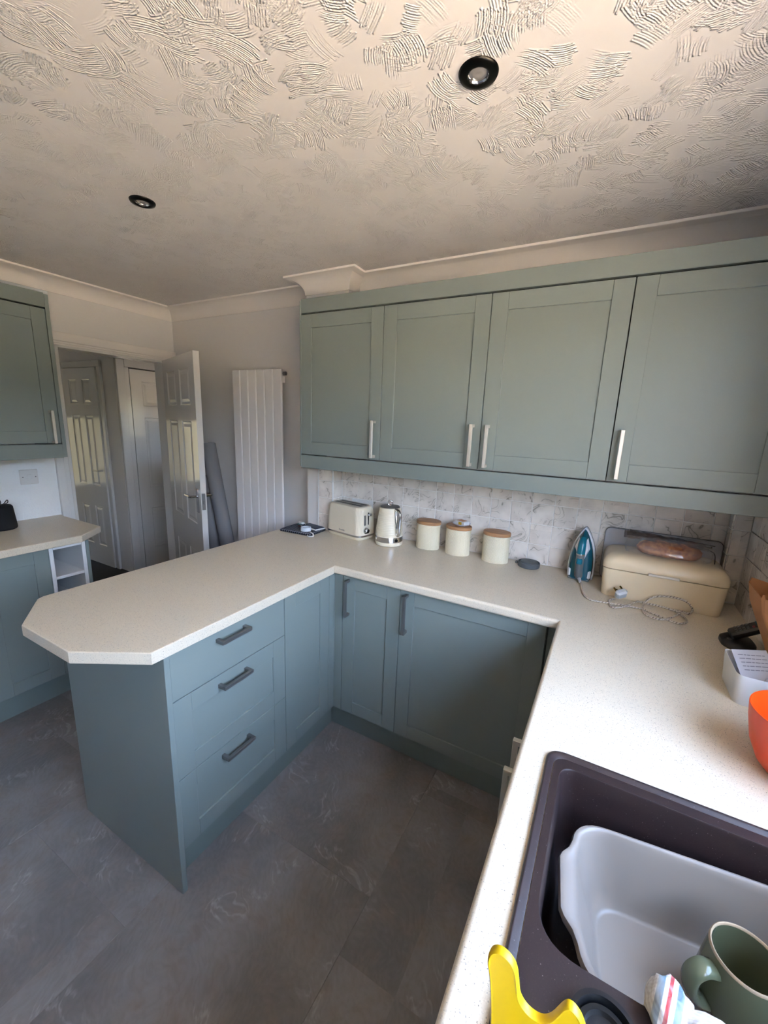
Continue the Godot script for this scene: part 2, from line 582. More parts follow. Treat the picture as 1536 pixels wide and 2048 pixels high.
func hall() -> void:
	structure("wall_hall_right", "grey textured hall wall beside the dark panelled door", "wall", mk().box(Vector3(-5.9, -0.1, -0.24), Vector3(-4.0, 2.32, -0.14)).build(), M.grey_wall)
	var we := mk()
	we.box(Vector3(-6.0, -0.1, -0.24), Vector3(-5.9, 0.60, 1.2))
	we.box(Vector3(-6.0, 1.50, -0.24), Vector3(-5.9, 2.32, 1.2))
	we.box(Vector3(-6.0, 0.60, -0.24), Vector3(-5.9, 1.50, -0.10))
	we.box(Vector3(-6.0, 0.60, 0.85), Vector3(-5.9, 1.50, 1.2))
	structure("wall_hall_end", "grey wall at the end of the hall round the glazed front door light", "wall", we.build(), M.grey_wall)
	var fd := thing("window_3", "glazed light of the front door at the end of the hall", "window", Vector3.ZERO, 0.0, "", "structure")
	for e in [[0.60, 0.63, -0.10, 0.85], [1.47, 1.50, -0.10, 0.85], [0.63, 1.47, -0.10, -0.07], [0.63, 1.47, 0.82, 0.85]]:
		part(fd, "frame", mk().box(Vector3(-5.98, e[0], e[2]), Vector3(-5.92, e[1], e[3]), 0.003).build(20), M.upvc)
	part(fd, "pane", mk().box(Vector3(-5.953, 0.625, -0.075), Vector3(-5.947, 1.475, 0.825)).build(), M.pane)
	structure("wall_hall_left", "grey wall on the far side of the hall", "wall", mk().box(Vector3(-6.0, -0.1, 1.1), Vector3(XC - 0.1, 2.32, 1.2)).build(), M.grey_wall)
	var w := mk()
	w.box(Vector3(-4.1, 1.98, -1.6), Vector3(-4.0, 2.32, -0.14))
	w.box(Vector3(-4.1, -0.1, -1.6), Vector3(-4.0, 1.98, -1.02))
	structure("wall_hall_back", "grey hall wall round the pale panelled door", "wall", w.build(), M.grey_wall)
	structure("wall_hall_near", "hall wall behind the radiator wall", "wall", mk().box(Vector3(-4.1, -0.1, -1.7), Vector3(XC, 2.32, -1.6)).build(), M.grey_wall)
	var ws := mk()
	ws.box(Vector3(XC - 0.1, -0.1, -1.6), Vector3(XC, 2.32, -0.95))
	ws.box(Vector3(XC - 0.1, -0.1, -0.65), Vector3(XC, 2.32, -0.3))
	ws.box(Vector3(XC - 0.1, 1.75, -0.95), Vector3(XC, 2.32, -0.65))
	ws.box(Vector3(XC - 0.1, -0.1, -0.95), Vector3(XC, 1.25, -0.65))
	structure("wall_hall_side", "hall wall continuing the doorway wall, round the added hall window", "wall", ws.build(), M.grey_wall)
	var hw := thing("window_2", "added white framed hall window, out of view, lighting the pale hall door", "window", Vector3.ZERO, 0.0, "", "structure")  # unseen window, added to brighten the pale hall door
	for e in [[1.25, 1.28, -0.95, -0.65], [1.72, 1.75, -0.95, -0.65], [1.28, 1.72, -0.95, -0.92], [1.28, 1.72, -0.68, -0.65]]:
		part(hw, "frame", mk().box(Vector3(XC - 0.08, e[0], e[2]), Vector3(XC - 0.02, e[1], e[3]), 0.003).build(20), M.upvc)
	part(hw, "pane", mk().box(Vector3(XC - 0.055, 1.275, -0.925), Vector3(XC - 0.049, 1.725, -0.675)).build(), M.pane)
	structure("floor_hall", "dark grey carpet on the hall floor", "carpet", mk().box(Vector3(-6.0, -0.12, -1.6), Vector3(XC - 0.1, 0.0, 1.2)).build(), M.hall_carpet)
	structure("ceiling_hall", "plain white hall ceiling", "ceiling", mk().box(Vector3(-6.0, 2.32, -1.7), Vector3(XC - 0.1, 2.45, 1.2)).build(), M.white)
	structure("wall_hall_blocker", "added walls behind the pale hall door that keep out daylight", "wall", mk().box(Vector3(-4.5, -0.1, -1.7), Vector3(-4.4, 2.32, -0.24)).box(Vector3(-4.4, 1.99, -1.7), Vector3(-4.1, 2.32, -0.24)).box(Vector3(-4.4, -0.1, -1.7), Vector3(-4.1, 2.0, -1.6)).build(), M.grey_wall)  # added box stops daylight leaking round the pale door
	# pale six-panel door facing the kitchen, with its frame
	var fr := thing("trim_3", "pale grey frame of the hall door facing the kitchen", "door frame", Vector3.ZERO, 0.0, "", "structure")
	part(fr, "side", mk().box(Vector3(-4.0, 0, -0.215), Vector3(-3.975, 2.03, -0.142), 0.004).build(20), M.gloss)
	part(fr, "side", mk().box(Vector3(-4.02, 0, -0.262), Vector3(-3.99, 1.985, -0.215), 0.004).build(20), M.gloss)
	part(fr, "head", mk().box(Vector3(-4.0, 1.965, -1.1), Vector3(-3.975, 2.035, -0.215), 0.004).build(20), M.gloss)
	var d := panel_door("door_2", "closed pale panelled door across the hall", 0.75, 1.95, Vector3(-4.03, 0.006, -0.268), PI / 2)
	for y in [0.25, 1.70]:
		part(d, "hinge", mk().box(Vector3(-0.012, y - 0.045, 0.018), Vector3(0.012, y + 0.045, 0.026), 0.002).build(20), M.dark_steel)
	# dark seen-edge-on door on the right hand wall of the hall
	var d2 := panel_door("door_3", "shadowed panelled door on the right of the hall with small lever handle", 0.60, 1.95, Vector3(-4.86, 0.006, -0.14), 0.0)
	var hm := mk().tube([Vector3(0.555, 0.99, 0.03), Vector3(0.555, 0.99, 0.075), Vector3(0.47, 0.99, 0.075)], 0.008, 8)
	hm.box(Vector3(0.535, 0.90, 0.026), Vector3(0.575, 1.06, 0.034), 0.002)
	part(d2, "handle", hm.build(), M.steel)
	var f2 := thing("trim_4", "grey frame round the shadowed hall door", "door frame", Vector3.ZERO, 0.0, "", "structure")
	part(f2, "side", mk().box(Vector3(-4.255, 0, -0.14), Vector3(-4.20, 2.0, -0.115), 0.004).build(20), M.gloss)
	part(f2, "side", mk().box(Vector3(-4.93, 0, -0.14), Vector3(-4.865, 2.0, -0.105), 0.004).build(20), M.gloss)
	part(f2, "head", mk().box(Vector3(-4.93, 1.96, -0.14), Vector3(-4.20, 2.02, -0.11), 0.004).build(20), M.gloss)
	var f3 := thing("trim_5", "pale frame and post further down the hall", "door frame", Vector3.ZERO, 0.0, "", "structure")
	part(f3, "side", mk().box(Vector3(-5.2, 0, -0.14), Vector3(-5.12, 2.0, -0.10), 0.004).build(20), M.gloss)
	part(f3, "side", mk().box(Vector3(-5.75, 0, -0.14), Vector3(-5.68, 2.0, -0.10), 0.004).build(20), M.gloss)

# a six-panel moulded door; its own x runs along the leaf from the hinge, z comes out of its face
func panel_door(called: String, label: String, wd: float, ht: float, at: Vector3, turn: float) -> Node3D:
	var d := thing(called, label, "door", at, turn, "", "structure")
	var rows := [[0.205, 0.625], [0.825, 1.515], [1.615, 1.85]]
	var st := 0.105
	var mu := 0.095
	var pw := (wd - 2 * st - mu) / 2
	var l := mk()
	l.box(Vector3(0, 0, 0.008), Vector3(wd, ht, 0.028))
	var fz := [[0.0, 0.008], [0.028, 0.036]]
	for z in fz:
		for xs in [[0.0, st], [st + pw, st + pw + mu], [wd - st, wd]]:
			l.box(Vector3(xs[0], 0, z[0]), Vector3(xs[1], ht, z[1]))
		for ys in [[0.0, rows[0][0]], [rows[0][1], rows[1][0]], [rows[1][1], rows[2][0]], [rows[2][1], ht]]:
			for c in 2:
				var x0 := st + c * (pw + mu)
				l.box(Vector3(x0, ys[0], z[0]), Vector3(x0 + pw, ys[1], z[1]))
	part(d, "leaf", l.build(20), M.gloss)
	for r in rows:
		for c in 2:
			var x0 := st + c * (pw + mu)
			var cx := x0 + pw / 2
			var cy: float = (r[0] + r[1]) / 2
			var hx := pw / 2
			var hy: float = (r[1] - r[0]) / 2
			var p := mk()
			for s in [1.0, -1.0]:
				var rings := []
				# moulding falls from the frame, then the raised field
				for e in [[0.0, 0.0175], [0.004, 0.0185], [0.010, 0.0125], [0.022, 0.0115], [0.040, 0.0165], [0.044, 0.0165]]:
					var ring := PackedVector3Array()
					for q in [[1, 1], [-1, 1], [-1, -1], [1, -1]]:
						ring.append(Vector3(cx + q[0] * (hx - e[0]), cy + q[1] * (hy - e[0]), 0.018 + s * e[1]))
					if s > 0: ring.reverse()
					rings.append(ring)
				p.loft(rings, false, true)
			part(d, "panel", p.build(15), M.gloss)
	return d

func back_wall_tiles() -> void:
	var w := structure("wall_back", "back wall with marble-look tiles between worktop and wall units", "wall", mk().box(Vector3(-1.62, -0.1, -0.3), Vector3(XD + 0.3, CEIL, -0.008)).box(Vector3(-1.62, 1.32, -0.008), Vector3(XD, CEIL, 0.0)).build(), M.grey_wall)
	part(w, "nib", mk().box(Vector3(-1.60, 0, -0.05), Vector3(-1.412, 1.33, 0.092)).box(Vector3(-1.60, 1.33, -0.05), Vector3(-1.316, CEIL, 0.1)).build(), M.grey_wall)
	# grout bed
	var gb := mk()
	gb.box(Vector3(-1.412, TOP - 0.03, -0.01), Vector3(0.455, 1.33, -0.0035))
	gb.box(Vector3(-1.415, TOP - 0.03, -0.004), Vector3(-1.4085, 1.33, 0.094))
	gb.box(Vector3(-1.512, TOP - 0.03, 0.09), Vector3(-1.41, 1.33, 0.0965))
	gb.box(Vector3(0.452, TOP - 0.03, -0.01), Vector3(XD, 1.33, 0.0465))
	part(w, "grout", gb.build(), M.grout)
	# white edge trims
	part(w, "edge_trim", mk().box(Vector3(-1.515, TOP, 0.088), Vector3(-1.509, 1.33, 0.102), 0.001).build(20), M.white)
	part(w, "edge_trim", mk().box(Vector3(-1.411, TOP, 0.093), Vector3(-1.4025, 1.33, 0.1015), 0.003).build(20), M.white)
	var rows := [[TOP + 0.003, 1.0035], [1.0070, 1.1040], [1.1075, 1.2045], [1.2080, 1.3055]]
	# shared meshes by size
	var cache := {}
	var put := func(a: Vector3, b: Vector3, k: int):
		var s := b - a
		var key := Vector3i((s * 10000.0).round())
		if not cache.has(key):
			cache[key] = mk().box(-s / 2, s / 2, 0.0016).build(50)
		var o := part(w, "tile", cache[key], M.tiles[posmod(k, 7)], (a + b) / 2)
		return o
	var k := 0
	for r in rows:
		var x := -1.3865
		put.call(Vector3(-1.4055, r[0], -0.006), Vector3(x - 0.0025, r[1], 0.0), k + 3)
		while x < 0.44:
			var x1 := minf(x + 0.0962, 0.450)
			put.call(Vector3(x, r[0], -0.006), Vector3(x1, r[1], 0.0), (k * 5 + k / 3) % 7)
			x += 0.0995
			k += 1
		put.call(Vector3(-1.507, r[0], 0.094), Vector3(-1.412, r[1], 0.1), k + 2)
		put.call(Vector3(-1.411, r[0], 0.003), Vector3(-1.405, r[1], 0.092), k + 4)
		put.call(Vector3(0.4495, r[0], 0.001), Vector3(0.4555, r[1], 0.049), k + 1)
		put.call(Vector3(0.4565, r[0], 0.0445), Vector3(0.5085, r[1], 0.0505), k + 5)

func window_over_sink() -> void:
	# outer wall with the window opening over the sink
	var z0 := 0.98
	var z1 := 2.90
	var y0 := 1.06
	var y1 := 2.08
	var w := mk()
	w.box(Vector3(XD, -0.4, -0.3), Vector3(XD + 0.20, CEIL + 0.15, z0))
	w.box(Vector3(XD, -0.4, z1), Vector3(XD + 0.20, CEIL + 0.15, 4.6))
	w.box(Vector3(XD, -0.4, z0), Vector3(XD + 0.20, y0, z1))
	w.box(Vector3(XD, y1, z0), Vector3(XD + 0.20, CEIL + 0.15, z1))
	var wall := structure("wall_right", "window wall with marble-look tiles beside the bread bin", "wall", w.build(), M.grey_wall)
	part(wall, "grout", mk().box(Vector3(XD - 0.0045, TOP - 0.03, 0.045), Vector3(XD + 0.001, 1.33, z0 - 0.02)).build(), M.grout)
	var tm := mk().box(Vector3(-0.003, -0.049, -0.0485), Vector3(0.003, 0.049, 0.0485), 0.0016).build(50)
	var k := 0
	for r in 4:
		for c in 8:
			part(wall, "tile", tm, M.tiles[(k * 3 + r) % 7], Vector3(XD - 0.006, 0.957 + 0.1005 * r, 0.10 + 0.0995 * c))
			k += 1
	part(wall, "sill", mk().box(Vector3(XD - 0.02, y0 - 0.025, z0), Vector3(XD + 0.075, y0 + 0.004, z1), 0.004).build(), M.upvc)
	var win := thing("window_1", "white framed kitchen window over the sink", "window", Vector3.ZERO, 0.0, "", "structure")
	var xw := XD + 0.07
	var f := mk()
	f.box(Vector3(xw, y0, z0), Vector3(xw + 0.06, y0 + 0.06, z1), 0.004)
	f.box(Vector3(xw, y1 - 0.06, z0), Vector3(xw + 0.06, y1, z1), 0.004)
	f.box(Vector3(xw, y0 + 0.06, z0), Vector3(xw + 0.06, y1 - 0.06, z0 + 0.06), 0.004)
	f.box(Vector3(xw, y0 + 0.06, z1 - 0.06), Vector3(xw + 0.06, y1 - 0.06, z1), 0.004)
	f.box(Vector3(xw, y0 + 0.06, 1.91), Vector3(xw + 0.06, y1 - 0.06, 1.97), 0.004)
	part(win, "frame", f.build(20), M.upvc)
	part(win, "pane", mk().box(Vector3(xw + 0.025, y0 + 0.055, z0 + 0.055), Vector3(xw + 0.031, y1 - 0.055, 1.915)).build(), M.pane)
	part(win, "pane", mk().box(Vector3(xw + 0.025, y0 + 0.055, 1.965), Vector3(xw + 0.031, y1 - 0.055, z1 - 0.055)).build(), M.pane)

func V2(a: Array) -> PackedVector2Array:
	var o := PackedVector2Array()
	for p in a: o.append(Vector2(p[0], p[1]))
	return o

func worktops() -> void:
	var t := thing("worktop", "pale flecked laminate worktop in a U with clipped peninsula end", "worktop")
	var r := 0.011
	part(t, "peninsula_section", mk().slab(V2([[-1.03, 0.597], [-1.03, 1.457], [-1.222, 1.572], [-1.50, 1.572], [-1.525, 1.557], [-1.677, 1.463], [-1.688, 1.44], [-1.675, 0.103], [-1.4045, 0.103]]), UND, TOP, 0.004, [true, true, true, true, true, true, true, false, false], 3).build(30), M.worktop)
	part(t, "back_section", mk().slab(V2([[-1.0295, 0.597], [-1.404, 0.103], [-1.404, 0.001], [0.4555, 0.001], [0.4555, 0.0515], [0.5085, 0.0515], [-0.0775, 0.5985]]), UND, TOP, r, [false, false, false, false, false, false, true], 4).build(30), M.worktop)
	var s := mk()
	s.slab(V2([[-0.077, 0.5985], [0.509, 0.0515], [0.509, 1.262], [-0.077, 1.262]]), UND, TOP, r, [false, false, false, true], 4)
	s.slab(V2([[-0.077, 1.262], [0.0, 1.262], [0.0, 2.1], [-0.077, 2.1]]), UND, TOP, r, [false, false, false, true], 4)
	s.slab(V2([[0.44, 1.262], [0.509, 1.262], [0.509, 2.1], [0.44, 2.1]]), UND, TOP, r, [false, false, false, false], 4)
	s.slab(V2([[-0.077, 2.1], [0.509, 2.1], [0.509, 3.1], [-0.077, 3.1]]), UND, TOP, r, [false, false, true, true], 4)
	part(t, "sink_section", s.build(30), M.worktop)
	var l := mk().slab(V2([[-2.40, 1.9], [-2.40, 0.982], [-2.528, 0.826], [-2.975, 0.826], [-2.975, 0.82], [-2.998, 0.82], [-2.998, 1.9]]), UND, TOP, 0.005, [true, true, true, false, false, false, false], 3)
	tag(part(self, "worktop", l.build(30), M.worktop), "pale laminate worktop with clipped corner beside the doorway", "worktop")

# ---------------------------------------------------------------- cabinets
# bar handle: square steel bar on two feet, its back on the plane z = 0
func handle_mesh(a: Vector2, b: Vector2) -> ArrayMesh:
	var m := mk()
	var w := 0.0065
	var lo := Vector2(minf(a.x, b.x), minf(a.y, b.y))
	var hi := Vector2(maxf(a.x, b.x), maxf(a.y, b.y))
	m.box(Vector3(lo.x - w, lo.y - w, 0.024), Vector3(hi.x + w, hi.y + w, 0.036), 0.0012)
	for p in [a, b]:
		m.box(Vector3(p.x - w, p.y - w, 0.0), Vector3(p.x + w, p.y + w, 0.026), 0.001)
	return m.build(20)

# shaker front: recessed panel, two stiles, two rails; lies in x, y with its face towards +z
func front(cab: Node3D, called: String, x0: float, x1: float, y0: float, y1: float, z: float, hnd: Array, hm: Material, flat := false, fw := 0.064) -> void:
	var g := 0.0014
	x0 += g; x1 -= g; y0 += g; y1 -= g
	if flat:
		var d := part(cab, called, mk().box(Vector3(x0, y0, z), Vector3(x1, y1, z + 0.02), 0.0015).build(20), M.green)
		if hnd: part(d, "handle", handle_mesh(hnd[0], hnd[1]), hm, Vector3(0, 0, z + 0.02))
		return
	var d := part(cab, called, mk().box(Vector3(x0 + 0.01, y0 + 0.01, z), Vector3(x1 - 0.01, y1 - 0.01, z + 0.0135)).build(20), M.green)
	var e := 0.0003
	for xs in [[x0, x0 + fw], [x1 - fw, x1]]:
		part(d, "stile", mk().box(Vector3(xs[0], y0, z), Vector3(xs[1], y1, z + 0.02), 0.0011).build(20), M.green)
	for ys in [[y0, y0 + fw], [y1 - fw, y1]]:
		part(d, "rail", mk().box(Vector3(x0 + fw + e, ys[0], z), Vector3(x1 - fw - e, ys[1], z + 0.02), 0.0011).build(20), M.green)
	if hnd: part(d, "handle", handle_mesh(hnd[0], hnd[1]), hm, Vector3(0, 0, z + 0.02))

func carcass(cab: Node3D, w: float, y0: float, y1: float, depth: float) -> void:
	part(cab, "body", mk().box(Vector3(0.0005, y0, 0), Vector3(w - 0.0005, y1, depth - 0.001)).build(20), M.carcass)

func base_units() -> void:
	var y0 := 0.1526
	# peninsula: drawer unit, corner unit and end panel, facing the sink
	var c := thing("drawer_unit", "sage green base unit with three drawers beside the peninsula end panel", "drawer unit", Vector3(-1.62, 0, 1.401), PI / 2)
	carcass(c, 0.491, y0, UND - 0.001, 0.554)
	front(c, "drawer", 0.0, 0.491, 0.7054, 0.868, 0.554, [Vector2(0.172, 0.835), Vector2(0.285, 0.835)], M.dark_steel, true)
	front(c, "drawer", 0.0, 0.491, 0.4228, 0.7054, 0.554, [Vector2(0.172, 0.668), Vector2(0.285, 0.668)], M.dark_steel)
	front(c, "drawer", 0.0, 0.491, y0, 0.4228, 0.554, [Vector2(0.172, 0.388), Vector2(0.285, 0.388)], M.dark_steel)
	c = thing("corner_unit", "sage green corner base unit with plain shaker door and no handle", "cabinet", Vector3(-1.62, 0, 0.909), PI / 2)
	carcass(c, 0.297, y0, UND - 0.001, 0.554)
	front(c, "door", 0.0, 0.297, y0, 0.868, 0.554, [], null)
	part(c, "corner_post", mk().box(Vector3(0.298, y0, 0.5), Vector3(0.343, 0.868, 0.574), 0.001).build(20), M.green)
	tag(part(self, "end_panel", bx(Vector3(-1.632, 0, 1.402), Vector3(-1.036, UND - 0.001, 1.420)), M.green), "dark green flat end panel of the peninsula, reaching the floor", "panel")
	tag(part(self, "back_panel", bx(Vector3(-1.632, 0, 0.105), Vector3(-1.622, UND - 0.001, 1.401)), M.green), "green back panel closing the peninsula towards the doorway", "panel")
	tag(part(self, "kickboard", bx(Vector3(-1.118, 0, 0.505), Vector3(-1.10, 0.149, 1.4015)), M.green_edge), "green kickboard under the drawer unit", "kickboard")
	# under the tiled wall
	c = thing("base_cabinet", "narrow sage green base cabinet beside the inside corner", "cabinet", Vector3(-1.001, 0, 0.0), 0.0)
	carcass(c, 0.298, y0, UND - 0.001, 0.548)
	front(c, "door", 0.0, 0.2985, y0, 0.868, 0.548, [Vector2(0.033, 0.68), Vector2(0.033, 0.845)], M.dark_steel)
	part(c, "corner_post", bx(Vector3(-0.0445, y0, 0.47), Vector3(-0.0015, 0.868, 0.568)), M.green)
	c = thing("base_cabinet", "wide sage green base cabinet with the long handle on its left stile", "cabinet", Vector3(-0.7025, 0, 0.0), 0.0)
	carcass(c, 0.592, y0, UND - 0.001, 0.548)
	front(c, "door", 0.0, 0.592, y0, 0.868, 0.548, [Vector2(0.033, 0.68), Vector2(0.033, 0.845)], M.dark_steel)
	part(c, "filler", bx(Vector3(0.596, y0, 0.45), Vector3(0.648, 0.868, 0.560)), M.green)
	tag(part(self, "kickboard", bx(Vector3(-1.099, 0, 0.487), Vector3(-0.02, 0.149, 0.505)), M.green_edge), "green kickboard under the two cabinets below the tiled wall", "kickboard")
	# under the sink
	var zz := 0.62
	var i := 0
	for wd in [0.58, 0.96, 0.9]:
		c = thing("sink_run_cabinet", ["sage green cabinet under the worktop between corner and sink", "sage green cabinet under the brown sink", "sage green cabinet past the sink"][i], "cabinet", Vector3(0.50, 0, zz), -PI / 2)
		carcass(c, wd, y0, 0.66 if i == 1 else UND - 0.001, 0.548)
		var hz: float = 0.535 if i == 0 else 0.05
		front(c, "door", 0.0, wd, y0, 0.868, 0.548, [Vector2(hz, 0.66), Vector2(hz, 0.83)], M.steel)
		zz += wd + 0.002
		i += 1
	tag(part(self, "kickboard", bx(Vector3(-0.018, 0, 0.506), Vector3(0.0, 0.149, 3.05)), M.green_edge), "green kickboard under the sink run", "kickboard")

func wall_units() -> void:
	var yb := 1.378
	var yt := 2.0685
	var hb := Vector2(0, 1.396)
	var c := thing("wall_cabinet", "single-door sage green wall cabinet beside the radiator wall", "wall cabinet", Vector3(-1.447, 0, 0.003))
	part(c, "side_panel", bx(Vector3(-0.009, 1.312, 0.1), Vector3(-0.0005, 2.132, 0.327)), M.green)
	part(c, "body", mk().box(Vector3(0, yb, 0.1), Vector3(0.478, yt, 0.306)).build(), M.carcass)
	front(c, "door", 0.0, 0.479, yb, yt, 0.307, [Vector2(0.450, 1.397), Vector2(0.450, 1.559)], M.steel)
	c = thing("wall_cabinet", "double-door sage green wall cabinet above the canisters", "wall cabinet", Vector3(-0.968, 0, 0.003))
	part(c, "body", mk().box(Vector3(0.0005, yb, 0), Vector3(0.968, yt, 0.306)).build(), M.carcass)
	front(c, "door", 0.0, 0.484, yb, yt, 0.307, [Vector2(0.450, 1.397), Vector2(0.450, 1.559)], M.steel)
	front(c, "door", 0.484, 0.968, yb, yt, 0.307, [Vector2(0.516, 1.397), Vector2(0.516, 1.559)], M.steel)
	c = thing("wall_cabinet", "single-door sage green wall cabinet above the bread bin", "wall cabinet", Vector3(0.0006, 0, 0.003))
	part(c, "body", mk().box(Vector3(0.0005, yb, 0), Vector3(0.49, yt, 0.306)).build(), M.carcass)
	front(c, "door", 0.0, 0.489, yb, yt, 0.307, [Vector2(0.031, 1.397), Vector2(0.031, 1.559)], M.steel)
	part(c, "filler", bx(Vector3(0.4905, yb, 0.27), Vector3(0.516, yt, 0.325)), M.green)
	tag(part(self, "cornice_board", bx(Vector3(-1.447, 2.0745, 0.08), Vector3(0.517, 2.140, 0.330), 0.0015), M.green), "sage green cornice board along the top of the wall cabinets over the tiles", "cornice")
	tag(part(self, "pelmet_board", bx(Vector3(-1.447, 1.306, 0.290), Vector3(0.517, 1.3735, 0.331), 0.0015), M.green), "sage green pelmet under the wall cabinets over the tiles", "pelmet")

func left_run() -> void:
	var yb := 1.378
	var yt := 2.0685
	var c := thing("wall_cabinet", "shadowed green wall cabinet over the white textured wall", "wall cabinet", Vector3(XC + 0.002, 0, 1.40), PI / 2)
	part(c, "body", mk().box(Vector3(0, yb, 0), Vector3(0.496, yt, 0.306)).build(), M.carcass)
	front(c, "door", 0.0, 0.496, yb, yt, 0.307, [Vector2(0.457, 1.385), Vector2(0.457, 1.547)], M.steel)
	part(c, "side_panel", bx(Vector3(0.497, 1.300, 0), Vector3(0.516, 2.140, 0.328)), M.green)
	part(c, "cornice", bx(Vector3(0, 2.0745, 0.2), Vector3(0.4965, 2.145, 0.331)), M.green)
	part(c, "pelmet", bx(Vector3(0, 1.298, 0.29), Vector3(0.4965, 1.3735, 0.331)), M.green)
	c = thing("base_cabinet", "dark green base cabinet beside the white wine rack", "cabinet", Vector3(XC + 0.02, 0, 1.412), PI / 2)
	carcass(c, 0.287, 0.1526, UND - 0.001, 0.53)
	front(c, "door", 0.0, 0.287, 0.1526, 0.868, 0.53, [], null)
	c = thing("base_cabinet", "dark green base cabinet past the narrow one on the left run", "cabinet", Vector3(XC + 0.02, 0, 1.90), PI / 2)
	carcass(c, 0.486, 0.1526, UND - 0.001, 0.53)
	front(c, "door", 0.0, 0.486, 0.1526, 0.868, 0.53, [], null)
	tag(part(self, "kickboard", bx(Vector3(-2.528, 0, 0.958), Vector3(-2.51, 0.149, 1.9)), M.green_edge), "dark green kickboard under the left run", "kickboard")
	tag(part(self, "end_panel", bx(Vector3(XC + 0.003, 0, 0.940), Vector3(-2.43, UND - 0.001, 0.956)), M.green), "narrow green end panel beside the white wine rack", "panel")
	# open wine rack
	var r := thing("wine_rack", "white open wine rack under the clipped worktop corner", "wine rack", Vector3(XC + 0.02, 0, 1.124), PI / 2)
	var x1 := 0.167
	for xs in [[0.0, 0.018], [x1 - 0.018, x1]]:
		part(r, "side", bx(Vector3(xs[0], 0.530, 0), Vector3(xs[1], UND - 0.002, 0.548)), M.white)
	for y in [0.530, 0.690, UND - 0.020]:
		part(r, "shelf", bx(Vector3(0.0185, y, 0.004), Vector3(x1 - 0.0185, y + 0.016, 0.546)), M.white)
	part(r, "shade_panel", bx(Vector3(0.0, 0.1526, 0.40), Vector3(x1, 0.529, 0.548)), M.green)  # added green panel, standing in for the shaded lower part of the rack
	part(r, "back", bx(Vector3(0.0, 0.1526, -0.012), Vector3(x1, UND - 0.002, -0.001)), M.cream_matt)
	# switch on the wall
	var s := thing("wall_switch", "white fused switch plate on the textured wall", "switch", Vector3(XC, 1.163, 0.955), PI / 2)
	part(s, "plate", mk().box(Vector3(-0.044, -0.044, 0), Vector3(0.044, 0.044, 0.009), 0.003).build(20), M.white)
	part(s, "rocker", mk().box(Vector3(-0.011, -0.016, 0.0085), Vector3(0.011, 0.016, 0.0125), 0.002).build(20), M.white)
	for x in [-0.031, 0.031]:
		part(s, "screw", mk().lathe([Vector2(0.0032, 0), Vector2(0.0032, 0.0012)], Vector3.ZERO, 12).xf(Transform3D(Basis(Vector3.RIGHT, PI / 2), Vector3(x, 0, 0.009))).build(), M.dark_steel)

func open_door() -> void:
	var ang := atan2(-0.265, 0.715)   # the leaf swings into the room, standing off the radiator wall
	var d := panel_door("door_1", "open white gloss six-panel door standing in front of the radiator wall", 0.74, 1.935, Vector3(XC + 0.026, 0.006, 0.036), ang)
	for s in [1.0, -1.0]:
		var h := mk()
		var zf := 0.036 if s > 0 else 0.0
		h.box(Vector3(0.668, 0.92, minf(zf, zf + s * 0.008)), Vector3(0.706, 1.08, maxf(zf, zf + s * 0.008)), 0.002)
		h.tube([Vector3(0.687, 1.03, zf), Vector3(0.687, 1.03, zf + s * 0.045), Vector3(0.675, 1.03, zf + s * 0.052), Vector3(0.585, 1.03, zf + s * 0.052)], 0.008, 10)
		part(d, "handle", h.build(), M.chrome)
	part(d, "latch_plate", mk().box(Vector3(0.7395, 0.945, 0.008), Vector3(0.7415, 1.055, 0.030), 0.0005).box(Vector3(0.741, 0.985, 0.012), Vector3(0.748, 1.005, 0.026), 0.002).build(20), M.dark_steel)

func radiator() -> void:
	var r := thing("radiator", "tall white radiator of six flat vertical panels", "radiator", Vector3(-2.30, 0, 0.0))
	var pw := 0.44 / 6
	var pm := mk().box(Vector3(0.0015, 0.17, 0.014), Vector3(pw - 0.0015, 1.862, 0.030), 0.004).build(20)
	for k in 6:
		part(r, "panel", pm, M.radiator, Vector3(k * pw, 0, 0))
	for y in [0.24, 1.78]:
		part(r, "manifold", mk().box(Vector3(0.005, y, -0.012), Vector3(0.435, y + 0.04, 0.015), 0.003).build(20), M.radiator)
	for x in [0.1, 0.3]:
		part(r, "bracket", mk().box(Vector3(x, 1.785, -0.041), Vector3(x + 0.04, 1.815, -0.011)).build(20), M.radiator)
	part(r, "bleed_valve", mk().lathe([Vector2(0.009, 0), Vector2(0.012, 0.004), Vector2(0.012, 0.022), Vector2(0.006, 0.026)], Vector3.ZERO, 16).xf(Transform3D(Basis(Vector3.FORWARD, PI / 2), Vector3(0.434, 1.835, 0.004))).build(), M.dark_steel)

